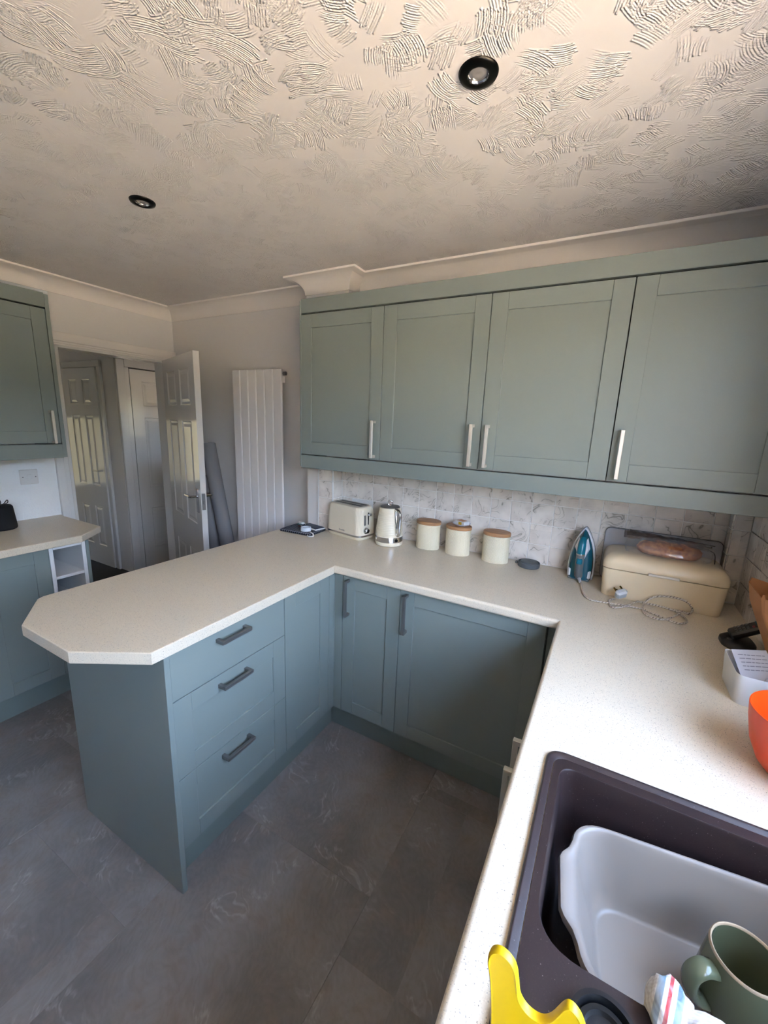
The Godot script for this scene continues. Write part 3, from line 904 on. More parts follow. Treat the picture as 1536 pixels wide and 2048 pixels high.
func downlights() -> void:
	var lens := mat(Color(0.52, 0.51, 0.50), 0.06)
	var body := mat(Color(0.17, 0.165, 0.15), 0.3, 1.0)
	var i := 0
	for p in [Vector3(-0.361, CEIL, 1.017), Vector3(-1.62, CEIL, 1.003)]:
		var d := thing("downlight", ["round dark metal ceiling downlight over the worktop by the sink", "round dark metal ceiling downlight over the peninsula"][i], "ceiling light", p, 0.0, "recessed ceiling downlights")
		part(d, "bezel", mk().lathe([Vector2(0.022, -0.001), Vector2(0.024, -0.007), Vector2(0.030, -0.009), Vector2(0.041, -0.006), Vector2(0.0435, -0.001), Vector2(0.0435, 0.001)].map(func(v): return v), Vector3.ZERO, 48, false, false).build(50), body)
		part(d, "lamp_rim", mk().lathe([Vector2(0.0245, 0.0), Vector2(0.0245, -0.0045), Vector2(0.0225, -0.006), Vector2(0.0195, -0.003), Vector2(0.0195, 0.0)], Vector3.ZERO, 40, false, false).build(50), M.chrome)
		part(d, "lens", mk().lathe([Vector2(0.0198, -0.0005), Vector2(0.015, -0.0015), Vector2(0.012, -0.004), Vector2(0.006, -0.003), Vector2(0.0005, -0.0025)], Vector3.ZERO, 32, false, true).build(50), lens)
		i += 1

# ---------------------------------------------------------------- things on the worktops
# polygon in plan with rounded corners: corners [x, z, radius] in angle order
func rpoly(cs: Array, n := 8) -> PackedVector2Array:
	var out := PackedVector2Array()
	var m := cs.size()
	for i in m:
		var p := Vector2(cs[i][0], cs[i][1])
		var a := (Vector2(cs[(i - 1 + m) % m][0], cs[(i - 1 + m) % m][1]) - p).normalized()
		var b := (Vector2(cs[(i + 1) % m][0], cs[(i + 1) % m][1]) - p).normalized()
		var r: float = cs[i][2]
		var half := a.angle_to(b) / 2.0
		var d := r / tan(absf(half))
		var p0 := p + a * d
		var p1 := p + b * d
		for k in n + 1:
			var t := float(k) / n
			# quadratic blend close to an arc
			out.append(p0.lerp(p, t).lerp(p.lerp(p1, t), t))
	return out

func ring3(p: PackedVector2Array, y: float, c := Vector2.ZERO, s := 1.0) -> PackedVector3Array:
	var o := PackedVector3Array()
	for q in p:
		var v := c + (q - c) * s
		o.append(Vector3(v.x, y, v.y))
	return o

func flat_poly(m: Mesher, p: PackedVector2Array, y: float) -> void:
	var idx := Geometry2D.triangulate_polygon(p)
	for k in range(0, idx.size(), 3):
		var a := Vector3(p[idx[k]].x, y, p[idx[k]].y)
		var b := Vector3(p[idx[k + 1]].x, y, p[idx[k + 1]].y)
		var c := Vector3(p[idx[k + 2]].x, y, p[idx[k + 2]].y)
		if (b - a).cross(c - a).y > 0: m.tri(a, b, c)
		else: m.tri(a, c, b)

func sink() -> void:
	var s := thing("sink", "dark brown composite sink set into the worktop", "sink")
	var yd := 0.9125
	var outer := rpoly([[0.466, 1.236, 0.035], [0.466, 2.12, 0.035], [-0.024, 2.12, 0.035], [-0.024, 1.236, 0.035]])
	var inner := rpoly([[0.452, 1.250, 0.028], [0.452, 2.106, 0.028], [-0.010, 2.106, 0.028], [-0.010, 1.250, 0.028]])
	var oc := Vector2(0.221, 1.678)
	var m := mk()
	m.loft([ring3(outer, 0.9102), ring3(outer, 0.9135), ring3(outer, 0.9165, oc, 0.993), ring3(outer, 0.9172, oc, 0.987), ring3(outer, 0.9165, oc, 0.979), ring3(inner, 0.9135), ring3(inner, yd, oc, 0.996)], false, false)
	part(s, "rim", m.build(50), M.sink)
	var b1 := rpoly([[0.432, 1.272, 0.035], [0.432, 1.597, 0.05], [0.004, 1.594, 0.06], [0.004, 1.272, 0.03]])
	var b2 := rpoly([[0.432, 1.626, 0.04], [0.432, 1.90, 0.04], [0.16, 1.90, 0.04], [0.16, 1.626, 0.04]])
	var deck := mk()
	var edge := rpoly([[0.450, 1.252, 0.026], [0.450, 2.104, 0.026], [-0.008, 2.104, 0.026], [-0.008, 1.252, 0.026]])
	for half in [[-1.0, 0.25], [0.25, 1.0]]:
		var h := PackedVector2Array([Vector2(half[0], 1.0), Vector2(half[1], 1.0), Vector2(half[1], 2.5), Vector2(half[0], 2.5)])
		for piece in Geometry2D.intersect_polygons(edge, h):
			for p1 in Geometry2D.clip_polygons(piece, b1):
				for p2 in Geometry2D.clip_polygons(p1, b2):
					flat_poly(deck, p2, yd)
	part(s, "deck", deck.build(20), M.sink)
	var i := 0
	for b in [b1, b2]:
		var c := Vector2(0.218, 1.433) if i == 0 else Vector2(0.296, 1.763)
		var dep := 0.725 if i == 0 else 0.79
		var w := mk()
		w.loft([ring3(b, yd), ring3(b, yd - 0.003, c, 0.992), ring3(b, yd - 0.02, c, 0.982), ring3(b, dep + 0.03, c, 0.95), ring3(b, dep + 0.008, c, 0.92), ring3(b, dep, c, 0.86)], false, true)
		part(s, "bowl", w.build(50), M.sink)
		var st := mk().lathe([Vector2(0.045, 0.0), Vector2(0.045, 0.003), Vector2(0.036, 0.003), Vector2(0.03, -0.002 + 0.003), Vector2(0.001, 0.0015)], Vector3(c.x - 0.13 if i == 0 else c.x, dep + 0.0003, c.y - 0.06 if i == 0 else c.y), 32, false, true)
		part(s, "waste", st.build(), M.dark_steel)
		i += 1

	# washing-up bowl
	var g := mat(Color(0.51, 0.475, 0.44), 0.4)
	var bp := thing("washing_up_bowl", "light grey plastic washing-up bowl in the brown sink", "plastic bowl", Vector3(0.232, 0.727, 1.433), deg_to_rad(7.0))
	var q := rpoly([[0.178, -0.126, 0.062], [0.178, 0.0, 0.001], [0.178, 0.126, 0.062], [-0.184, 0.126, 0.062], [-0.184, 0.060, 0.001], [-0.184, 0.050, 0.001], [-0.184, 0.040, 0.001], [-0.184, 0.025, 0.001], [-0.184, 0.0, 0.001], [-0.184, -0.025, 0.001], [-0.184, -0.040, 0.001], [-0.184, -0.050, 0.001], [-0.184, -0.060, 0.001], [-0.184, -0.126, 0.062]], 8)
	var body := mk()
	body.loft([ring3(q, 0.0, Vector2.ZERO, 0.74), ring3(q, 0.004, Vector2.ZERO, 0.765), ring3(q, 0.122, Vector2.ZERO, 0.945),
		ring3(q, 0.124, Vector2.ZERO, 1.0), ring3(q, 0.130, Vector2.ZERO, 1.015), ring3(q, 0.137, Vector2.ZERO, 1.0), ring3(q, 0.138, Vector2.ZERO, 0.975), ring3(q, 0.134, Vector2.ZERO, 0.945), ring3(q, 0.122, Vector2.ZERO, 0.928),
		ring3(q, 0.036, Vector2.ZERO, 0.80), ring3(q, 0.026, Vector2.ZERO, 0.775), ring3(q, 0.012, Vector2.ZERO, 0.745), ring3(q, 0.006, Vector2.ZERO, 0.70)])
	# the rim swells into a hand grip on the short side
	for k in body.t.size():
		var v := body.t[k]
		if v.x < -0.10 and v.y > 0.110:
			body.t[k].x -= 0.020 * smoothstep(0.075, 0.040, absf(v.z)) * smoothstep(0.110, 0.124, v.y) * smoothstep(0.165, 0.181, -v.x)
	part(bp, "body", body.build(50), g)

	# mug
	var mg := mat(Color(0.37, 0.39, 0.30), 0.14)
	var mu := thing("mug", "sage green glazed mug with unglazed rim standing in the grey washing-up bowl", "mug", Vector3(0.272, 0.7345, 1.413), 0.0)
	var cup := mk().lathe([Vector2(0.026, 0.0), Vector2(0.031, 0.003), Vector2(0.046, 0.022), Vector2(0.050, 0.045), Vector2(0.047, 0.075), Vector2(0.0435, 0.106), Vector2(0.0425, 0.1085),
		Vector2(0.0410, 0.1085), Vector2(0.0400, 0.106), Vector2(0.0435, 0.075), Vector2(0.0465, 0.045), Vector2(0.041, 0.02), Vector2(0.02, 0.010), Vector2(0.0005, 0.009)], Vector3.ZERO, 48)
	part(mu, "cup", cup.build(50), mg)
	part(mu, "rim", mk().lathe([Vector2(0.0437, 0.1062), Vector2(0.0432, 0.1088), Vector2(0.0418, 0.1100), Vector2(0.0403, 0.1088), Vector2(0.0399, 0.1062)], Vector3.ZERO, 48, false, false).build(60), mat(Color(0.66, 0.58, 0.47), 0.5))
	var hd := Vector3(-0.86, 0, 0.5).normalized()
	var hp := []
	for e in [[0.044, 0.086], [0.060, 0.090], [0.072, 0.082], [0.075, 0.066], [0.070, 0.048], [0.058, 0.034], [0.046, 0.028]]:
		hp.append(hd * e[0] + Vector3(0, e[1], 0))
	var hm := mk().tube(spline(hp, 5), 0.0085, 10)
	for k in hm.t.size():
		var v := hm.t[k]
		var sd := Vector3(-hd.z, 0, hd.x)
		hm.t[k] = v + sd * v.dot(sd) * 0.55
	part(mu, "handle", hm.build(60), mg)

	# striped dishcloth bunched over the divider
	var im := Image.create(128, 128, false, Image.FORMAT_RGB8)
	im.fill(Color(0.86, 0.85, 0.84))
	for x in 128:
		for y in 128:
			var c := Color(0.87, 0.86, 0.85) if (y / 4) % 2 == 0 else Color(0.78, 0.76, 0.75)
			var b := x % 128
			if (b > 40 and b < 52) or (b > 72 and b < 84): c = Color(0.34, 0.45, 0.50)
			elif b > 58 and b < 65: c = Color(0.64, 0.22, 0.22)
			im.set_pixel(x, y, c)
	var cm := mat(Color.WHITE, 0.95)
	cm.albedo_texture = lut(im)
	planar(cm, 0.075, false)
	var cl := thing("dishcloth", "white striped ribbed dishcloth bunched on the sink divider", "cloth", Vector3(0.184, 0.913, 1.609), deg_to_rad(-14))
	var lump := func(c: Vector3, hx: float, hy: float, hz: float, sd: int):
		var nn := noise(sd, 16.0, 2)
		var rings := []
		for i2 in 13:
			var a := PI * i2 / 12.0
			var r := PackedVector3Array()
			for k in 28:
				var b := TAU * k / 28
				var d := Vector3(sin(a) * cos(b), -cos(a), sin(a) * sin(b))
				var f := 1.0 + 0.22 * nn.get_noise_3dv(d * 0.09) + 0.02 * sin(k * PI)
				d = Vector3(d.x * hx * f, d.y * hy * f, d.z * hz * f)
				r.append(c + Vector3(d.x, maxf(d.y, -hy * 0.93), d.z))
			rings.append(r)
		return mk().loft(rings, false, false).build(70)
	part(cl, "fold", lump.call(Vector3(0.026, 0.0190, 0.0), 0.060, 0.021, 0.027, 3), cm)
	part(cl, "fold", lump.call(Vector3(-0.036, 0.0165, -0.006), 0.024, 0.0178, 0.030, 4), cm)

	# yellow moulded utensil
	var ym := mat(Color(0.86, 0.70, 0.03), 0.42)
	var ol := [[-0.0215, 0.0], [-0.024, 0.03], [-0.0285, 0.065], [-0.0325, 0.085], [-0.030, 0.100], [-0.0215, 0.107], [-0.011, 0.104], [-0.004, 0.094], [-0.0005, 0.078], [0.003, 0.062], [0.012, 0.053], [0.024, 0.053], [0.033, 0.064], [0.042, 0.089], [0.048, 0.094], [0.055, 0.090], [0.061, 0.080], [0.070, 0.055], [0.076, 0.028], [0.078, 0.0]]
	var pts := []
	for e in ol: pts.append(Vector3(e[0], e[1], 0))
	var sp := spline(pts, 4)
	var mid := Vector2(0.026, 0.03)
	var ym_ := mk()
	var poly := PackedVector2Array()
	for v in sp: poly.append(Vector2(v.x, v.y))
	var rings2 := []
	for e in [[-0.0022, 0.0012], [-0.0035, 0.0], [0.0, -0.0006], [0.0035, 0.0], [0.0046, 0.0012], [0.0038, 0.0028]]:
		var rg := PackedVector3Array()
		for k in poly.size():
			var p := poly[k]
			var e0 := (p - poly[(k - 1 + poly.size()) % poly.size()]).normalized()
			var e1 := (poly[(k + 1) % poly.size()] - p).normalized()
			var tn := (e0 + e1).normalized()
			var nin := Vector2(tn.y, -tn.x)
			var w: Vector2 = p + nin * float(e[1])
			rg.append(Vector3(w.x, maxf(w.y, 0.0), e[0]))
		rings2.append(rg)
	ym_.loft(rings2, false, false)
	for e in [[rings2[0], -1.0], [rings2[-1], 1.0]]:
		var p2 := PackedVector2Array()
		for v in e[0]: p2.append(Vector2(v.x, v.y))
		var idx := Geometry2D.triangulate_polygon(p2)
		for k in range(0, idx.size(), 3):
			var a: Vector3 = e[0][idx[k]]; var b: Vector3 = e[0][idx[k + 1]]; var c: Vector3 = e[0][idx[k + 2]]
			if ((b - a).cross(c - a).z > 0) == (e[1] > 0): ym_.tri(a, b, c)
			else: ym_.tri(a, c, b)
	var yo := part(self, "plastic_utensil", ym_.build(45), ym, Vector3(0.0, 0.9178, 1.70))
	tag(yo, "bright yellow moulded plastic utensil with a tall rounded prong standing on the sink edge", "utensil")
	# black pot with a metal ring by the divider
	var pt := thing("plug_pot", "round black plastic plug holder with a metal ring on the sink deck", "plug holder", Vector3(0.088, 0.9127, 1.652))
	part(pt, "cup", mk().lathe([Vector2(0.033, 0.0), Vector2(0.036, 0.012), Vector2(0.036, 0.016), Vector2(0.031, 0.016), Vector2(0.028, 0.006), Vector2(0.001, 0.005)], Vector3.ZERO, 40).build(50), M.black)
	part(pt, "ring", mk().lathe([Vector2(0.026, 0.0055), Vector2(0.026, 0.011), Vector2(0.021, 0.011), Vector2(0.019, 0.0055)], Vector3.ZERO, 40, false, false).build(50), mat(Color(0.16, 0.16, 0.16), 0.3, 0.6))

func stripes(vertical: bool, n := 64, period := 8) -> ImageTexture:
	var im := Image.create(n, n, false, Image.FORMAT_L8)
	for y in n:
		for x in n:
			var p := float((x if vertical else y) % period) / period
			var v := 0.5 + 0.5 * sin(p * TAU)
			im.set_pixel(x, y, Color(v, v, v))
	return lut(im)

func toaster() -> void:
	var t := thing("toaster", "cream ribbed two-slot toaster with chrome trim beside the kettle", "toaster", Vector3(-1.268, TOP, 0.108), deg_to_rad(-11))
	var rib := mat(Color(0.89, 0.85, 0.76), 0.3)
	rib.heightmap_enabled = true; rib.heightmap_texture = stripes(true); rib.heightmap_scale = 0.09
	planar(rib, 0.036, false)
	var hx := 0.138
	var hz := 0.072
	var c := func(y): return Vector3(0, y, 0)
	part(t, "foot", mk().loft([rr(c.call(0.0), hx - 0.010, hz - 0.010, 0.03), rr(c.call(0.004), hx - 0.006, hz - 0.006, 0.034), rr(c.call(0.018), hx - 0.001, hz - 0.001, 0.038)]).build(40), M.cream)
	part(t, "band", mk().loft([rr(c.call(0.018), hx + 0.0005, hz + 0.0005, 0.038), rr(c.call(0.028), hx + 0.001, hz + 0.001, 0.038)]).build(40), M.chrome)
	part(t, "body", mk().loft([rr(c.call(0.028), hx, hz, 0.038), rr(c.call(0.11), hx - 0.002, hz - 0.001, 0.038), rr(c.call(0.165), hx - 0.007, hz - 0.006, 0.036), rr(c.call(0.181), hx - 0.014, hz - 0.013, 0.034), rr(c.call(0.186), hx - 0.022, hz - 0.022, 0.028)]).build(50), rib)
	part(t, "top_plate", mk().loft([rr(c.call(0.186), hx - 0.024, hz - 0.023, 0.024), rr(c.call(0.1885), hx - 0.026, hz - 0.025, 0.022)]).build(40), M.steel)
	for z in [-0.020, 0.020]:
		part(t, "slot", mk().box(Vector3(-hx + 0.032, 0.1885, z - 0.0145), Vector3(hx - 0.032, 0.1892, z + 0.0145)).build(), M.black)
	# controls on the end
	part(t, "lever_slot", mk().box(Vector3(hx - 0.004, 0.085, -0.006), Vector3(hx - 0.0005, 0.155, 0.002), 0.001).build(20), M.black)
	part(t, "lever", mk().box(Vector3(hx - 0.002, 0.138, -0.016), Vector3(hx + 0.016, 0.150, 0.012), 0.004).build(40), M.chrome)
	part(t, "button_strip", mk().box(Vector3(hx - 0.003, 0.085, 0.022), Vector3(hx + 0.0015, 0.142, 0.034), 0.0012).build(20), M.dark_steel)
	part(t, "dial", mk().lathe([Vector2(0.019, 0), Vector2(0.019, 0.006), Vector2(0.014, 0.008), Vector2(0.013, 0.018), Vector2(0.011, 0.020)], Vector3.ZERO, 32).xf(Transform3D(Basis(Vector3.FORWARD, PI / 2), Vector3(hx - 0.001, 0.055, 0.02))).build(), M.chrome)
	var tm := TextMesh.new()
	tm.text = "Breville"
	tm.font_size = 16
	tm.pixel_size = 0.0008
	tm.depth = 0.0006
	part(t, "lettering", tm, M.dark_steel, Vector3(0.0, 0.043, hz + 0.0006))

func kettle() -> void:
	var k := thing("kettle", "cream ribbed electric kettle with chrome handle and band", "kettle", Vector3(-1.0, TOP, 0.132))
	part(k, "base", mk().lathe([Vector2(0.070, 0), Vector2(0.074, 0.003), Vector2(0.0755, 0.018), Vector2(0.0745, 0.022)], Vector3.ZERO, 56).build(40), M.cream)
	part(k, "band", mk().lathe([Vector2(0.0745, 0.022), Vector2(0.0755, 0.024), Vector2(0.0745, 0.048), Vector2(0.0735, 0.05)], Vector3.ZERO, 56).build(40), M.chrome)
	var prof := [Vector2(0.0730, 0.05)]
	for i in 61:
		var y := 0.051 + 0.135 * i / 60.0
		var r := lerpf(0.0745, 0.0575, pow(i / 60.0, 1.5)) + 0.0007 * cos(i / 60.0 * TAU * 15.0)
		prof.append(Vector2(r, y))
	prof += [Vector2(0.0565, 0.190), Vector2(0.0570, 0.202), Vector2(0.0545, 0.206)]
	part(k, "body", mk().lathe(prof, Vector3.ZERO, 56).build(60), M.cream)
	part(k, "lid", mk().lathe([Vector2(0.0535, 0.206), Vector2(0.050, 0.211), Vector2(0.03, 0.2135), Vector2(0.001, 0.214)], Vector3.ZERO, 40).build(40), M.dark_steel)
	var ring := []
	for i in 20: ring.append(Vector3(cos(TAU * i / 20) * 0.0125, 0.226 + sin(TAU * i / 20) * 0.0125, 0.0).rotated(Vector3.UP, 0.45))
	part(k, "lid_knob", mk().tube(ring, 0.0042, 10, true).build(60), M.chrome)
	var hd := Vector3(0.86, 0, 0.50).normalized()
	var hp := []
	for e in [[0.052, 0.196], [0.075, 0.200], [0.093, 0.190], [0.099, 0.165], [0.098, 0.120], [0.096, 0.085], [0.089, 0.070], [0.072, 0.070]]:
		hp.append(hd * e[0] + Vector3(0, e[1], 0))
	part(k, "handle", mk().tube(spline(hp, 6), 0.0098, 14).build(60), M.chrome)
	part(k, "handle_mount", mk().tube([hd * 0.074 + Vector3(0, 0.075, 0), hd * 0.073 + Vector3(0, 0.12, 0), hd * 0.066 + Vector3(0, 0.16, 0), hd * 0.058 + Vector3(0, 0.19, 0)], [0.008, 0.010, 0.010, 0.008], 12).build(60), M.chrome)
	part(k, "switch", mk().tube([hd * 0.073 + Vector3(0.0, 0.036, 0), hd * 0.079 + Vector3(0, 0.034, 0)], 0.008, 12).build(), M.black)
	var sd := Vector3(-0.75, 0, -0.66).normalized()
	part(k, "spout", mk().tube([sd * 0.045 + Vector3(0, 0.178, 0), sd * 0.064 + Vector3(0, 0.192, 0), sd * 0.072 + Vector3(0, 0.200, 0)], [0.022, 0.018, 0.013], 16).build(60), M.cream)

func canisters() -> void:
	var im := Image.create(96, 96, false, Image.FORMAT_L8)
	for y in 96:
		for x in 96:
			var bx_ := x % 24
			var tri_ := absf(bx_ - 12.0)
			var p := fposmod((y + tri_) / 6.0, 1.0)
			var v := 0.2 if p < 0.3 or bx_ == 0 or bx_ == 12 else 1.0
			im.set_pixel(x, y, Color(v, v, v))
	var cm := mat(Color(0.90, 0.86, 0.75), 0.5)
	cm.heightmap_enabled = true; cm.heightmap_texture = lut(im); cm.heightmap_scale = 0.22
	planar(cm, 0.12, false)
	var i := 0
	for p in [Vector3(-0.793, TOP, 0.076), Vector3(-0.626, TOP, 0.079), Vector3(-0.430, TOP, 0.083)]:
		var c := thing("canister", ["cream embossed canister with wooden lid beside the kettle", "cream embossed canister whose wooden lid carries a small white dish", "cream embossed canister with wooden lid beside the grey collapsed cup"][i], "canister", p, 0.0, "oval canisters along the tiles")
		var hx := 0.064
		var hz := 0.050
		var e := func(y, d): return ell(Vector3(0, y, 0), hx - d, hz - d, 48)
		part(c, "body", mk().loft([e.call(0.0, 0.003), e.call(0.003, 0.0), e.call(0.132, 0.0), e.call(0.134, 0.002)]).build(40), cm)
		part(c, "lid", mk().loft([e.call(0.134, -0.001), e.call(0.1355, -0.0025), e.call(0.1495, -0.0025), e.call(0.152, 0.0), e.call(0.1523, 0.02)]).build(40), M.oak)
		i += 1
	# dish with a packet on the middle lid
	var d := thing("dish", "small white dish on the middle canister lid", "dish", Vector3(-0.612, TOP + 0.1525, 0.083))
	part(d, "bowl", mk().lathe([Vector2(0.020, 0.0), Vector2(0.028, 0.002), Vector2(0.045, 0.011), Vector2(0.046, 0.0125), Vector2(0.044, 0.0125), Vector2(0.027, 0.004), Vector2(0.001, 0.003)], Vector3.ZERO, 40).build(50), mat(Color(0.84, 0.83, 0.87), 0.25))
	var b := thing("packet", "small white and amber packet lying in the white dish", "packet", Vector3(-0.609, TOP + 0.1575, 0.083), deg_to_rad(-25))
	part(b, "box", mk().box(Vector3(-0.033, 0, -0.019), Vector3(0.033, 0.021, 0.019), 0.003).build(30), M.white)
	part(b, "label_band", mk().box(Vector3(-0.0225, 0.0205, -0.0165), Vector3(0.0175, 0.0216, 0.0165), 0.0004).build(30), mat(Color(0.70, 0.42, 0.13), 0.4))
	part(b, "label_band", mk().box(Vector3(-0.008, 0.002, 0.0185), Vector3(0.013, 0.017, 0.0196), 0.0004).build(30), mat(Color(0.85, 0.68, 0.10), 0.4))
	# grey collapsed cup
	var gm := mat(Color(0.33, 0.35, 0.36), 0.5)
	var g := thing("collapsible_cup", "grey silicone collapsed cup lying by the tiles", "cup", Vector3(-0.27, TOP, 0.068))
	part(g, "rings", mk().lathe([Vector2(0.046, 0), Vector2(0.050, 0.003), Vector2(0.051, 0.022), Vector2(0.049, 0.024), Vector2(0.0465, 0.024), Vector2(0.0455, 0.018), Vector2(0.039, 0.018), Vector2(0.038, 0.027), Vector2(0.035, 0.028), Vector2(0.012, 0.027), Vector2(0.008, 0.025), Vector2(0.001, 0.025)], Vector3.ZERO, 44).build(45), gm)
	part(g, "tab", mk().box(Vector3(-0.063, 0.006, -0.008), Vector3(-0.049, 0.018, 0.008), 0.003).build(30), gm)

func iron() -> void:
	var t := thing("steam_iron", "teal and white steam iron standing on its heel", "iron", Vector3(-0.047, TOP, 0.100), deg_to_rad(-4))
	# outline of the sole: local x across, y up along the iron
	var half := [[0.0, 0.0525], [0.02, 0.0545], [0.06, 0.0555], [0.10, 0.0525], [0.14, 0.0455], [0.17, 0.0365], [0.20, 0.0235], [0.22, 0.0125], [0.229, 0.005], [0.2315, 0.0]]
	var outline := func(s: float, z: float, grow := 0.0, y0 := 0.0, squash := 1.0):
		var r := PackedVector3Array()
		for e in half: r.append(Vector3((e[1] + grow) * s, y0 + (e[0] + grow * 0.6) * squash, z))
		for k in range(half.size() - 2, -1, -1): r.append(Vector3(-(half[k][1] + grow) * s, y0 + (half[k][0] + grow * 0.6) * squash, z))
		return r
	var teal := mat(Color(0.03, 0.30, 0.36), 0.18)
	var tealb := mat(Color(0.05, 0.42, 0.50), 0.25)
	var gy := mat(Color(0.38, 0.41, 0.42), 0.5)
	var wh := mat(Color(0.84, 0.86, 0.88), 0.3)
	var y := 0.004
	part(t, "sole_plate", mk().loft([outline.call(0.99, -0.028, 0.0, y), outline.call(1.0, -0.026, 0.0, y), outline.call(1.0, -0.022, 0.0, y)]).build(30), M.dark_steel)
	part(t, "skirt", mk().loft([outline.call(1.0, -0.022, -0.001, y), outline.call(0.99, -0.008, -0.001, y), outline.call(0.97, -0.004, -0.003, y)]).build(30), wh)
	part(t, "tank", mk().loft([outline.call(0.93, -0.005, -0.003, y + 0.003, 0.955), outline.call(0.90, 0.010, -0.003, y + 0.003, 0.93), outline.call(0.78, 0.026, -0.003, y + 0.004, 0.88), outline.call(0.55, 0.034, -0.003, y + 0.005, 0.80)]).build(45), teal)
	# heel cheeks
	for s in [-1.0, 1.0]:
		part(t, "cheek", mk().box(Vector3(minf(s * 0.017, s * 0.046), 0.012, 0.012), Vector3(maxf(s * 0.017, s * 0.046), 0.052, 0.030), 0.006).build(40), wh)
		part(t, "wing", mk().loft([
			PackedVector3Array([Vector3(s * 0.014, 0.10, 0.030), Vector3(s * 0.030, 0.150, 0.026), Vector3(s * 0.017, 0.196, 0.026)]) if s < 0 else PackedVector3Array([Vector3(s * 0.017, 0.196, 0.026), Vector3(s * 0.030, 0.150, 0.026), Vector3(s * 0.014, 0.10, 0.030)]),
			PackedVector3Array([Vector3(s * 0.013, 0.10, 0.042), Vector3(s * 0.024, 0.150, 0.040), Vector3(s * 0.014, 0.190, 0.040)]) if s < 0 else PackedVector3Array([Vector3(s * 0.014, 0.190, 0.040), Vector3(s * 0.024, 0.150, 0.040), Vector3(s * 0.013, 0.10, 0.042)])]).build(30), wh)
	# handle: grey spine with a teal grip, arching out of the body
	part(t, "spine", mk().tube(spline([Vector3(0, 0.0175, 0.022), Vector3(0, 0.034, 0.042), Vector3(0, 0.07, 0.056), Vector3(0, 0.115, 0.060), Vector3(0, 0.13, 0.060)], 5), 0.0165, 14).build(60), gy)
	part(t, "grip", mk().tube(spline([Vector3(0, 0.131, 0.060), Vector3(0, 0.155, 0.058), Vector3(0, 0.178, 0.050), Vector3(0, 0.196, 0.036)], 5), [0.0165, 0.0165, 0.0165, 0.0165, 0.0165, 0.0165, 0.016, 0.016, 0.016, 0.0155, 0.015, 0.0145, 0.014, 0.013, 0.012, 0.011], 14).build(60), tealb)
	part(t, "steam_button", mk().box(Vector3(-0.0115, 0.086, 0.068), Vector3(0.0115, 0.112, 0.0785), 0.004).build(40), tealb)
	part(t, "collar", mk().lathe([Vector2(0.0172, -0.003), Vector2(0.0178, 0.0), Vector2(0.0172, 0.003)], Vector3.ZERO, 24).xf(Transform3D(Basis(), Vector3(0, 0.1285, 0.060))).build(40), M.chrome)
	part(t, "cord_guard", mk().tube([Vector3(0.004, 0.016, 0.038), Vector3(0.010, 0.012, 0.058), Vector3(0.014, 0.008, 0.072)], [0.008, 0.0065, 0.005], 12).build(60), wh)
	part(t, "heel", mk().box(Vector3(-0.044, 0.0, -0.022), Vector3(0.044, 0.0125, 0.032), 0.005).build(40), gy)
	# braided cord, loops in front of the bread bin, with its plug
	var im := Image.create(32, 32, false, Image.FORMAT_RGB8)
	for yy in 32:
		for x in 32:
			im.set_pixel(x, yy, Color(0.84, 0.80, 0.74) if (x + yy) % 16 < 11 else Color(0.42, 0.36, 0.31))
	var cm := mat(Color.WHITE, 0.9)
	cm.albedo_texture = lut(im)
	planar(cm, 0.020)
	var q := TOP + 0.0042
	var cw := [[-0.033, 0.172, 0.004], [-0.02, 0.283, -0], [0.01, 0.344, -0], [0.064, 0.341, -0], [0.128, 0.33, -0], [0.185, 0.327, -0], [0.228, 0.357, -0], [0.264, 0.384, -0], [0.294, 0.391, -0], [0.319, 0.357, -0], [0.311, 0.312, -0], [0.292, 0.276, -0], [0.316, 0.287, 0.007], [0.331, 0.296, 0.007], [0.344, 0.264, 0.017], [0.321, 0.264, 0.041], [0.282, 0.264, 0.047], [0.235, 0.264, 0.04], [0.206, 0.264, 0.02], [0.19, 0.283, -0], [0.187, 0.346, -0], [0.202, 0.384, -0], [0.239, 0.391, -0], [0.273, 0.351, -0], [0.303, 0.305, 0.007], [0.292, 0.298, 0.007], [0.254, 0.279, 0.007], [0.204, 0.275, 0.007], [0.174, 0.264, 0.003], [0.152, 0.292, -0], [0.116, 0.353, -0], [0.086, 0.373, -0], [0.074, 0.312, -0], [0.096, 0.275, -0]]
	var cp := []
	for e in cw: cp.append(Vector3(e[0], q + e[2], e[1]))
	var run := spline(cp, 6)
	for k in run.size(): run[k].y = maxf(run[k].y, q)
	part(t, "cord", mk().tube(run, 0.0036, 8).xf(t.transform.affine_inverse()).build(60), cm)
	var pl := mk().box(Vector3(-0.021, -0.019, -0.013), Vector3(0.021, 0.019, 0.012), 0.007)
	var px := Transform3D(Basis.from_euler(Vector3(0.5, 0.7, 0.35)), Vector3(0.112, TOP + 0.037, 0.300))
	part(t, "plug", pl.xf(t.transform.affine_inverse() * px).build(40), mat(Color(0.75, 0.77, 0.78), 0.35))
	for o in [Vector3(-0.012, 0.006, 0.012), Vector3(0.012, 0.006, 0.012), Vector3(0.0, -0.010, 0.012)]:
		part(t, "pin", mk().box(o + Vector3(-0.003, -0.002, 0.0), o + Vector3(0.003, 0.002, 0.018), 0.0005).xf(t.transform.affine_inverse() * px * Transform3D(Basis(Vector3.UP, PI), Vector3.ZERO)).build(20), mat(Color(0.75, 0.60, 0.28), 0.25, 1.0))

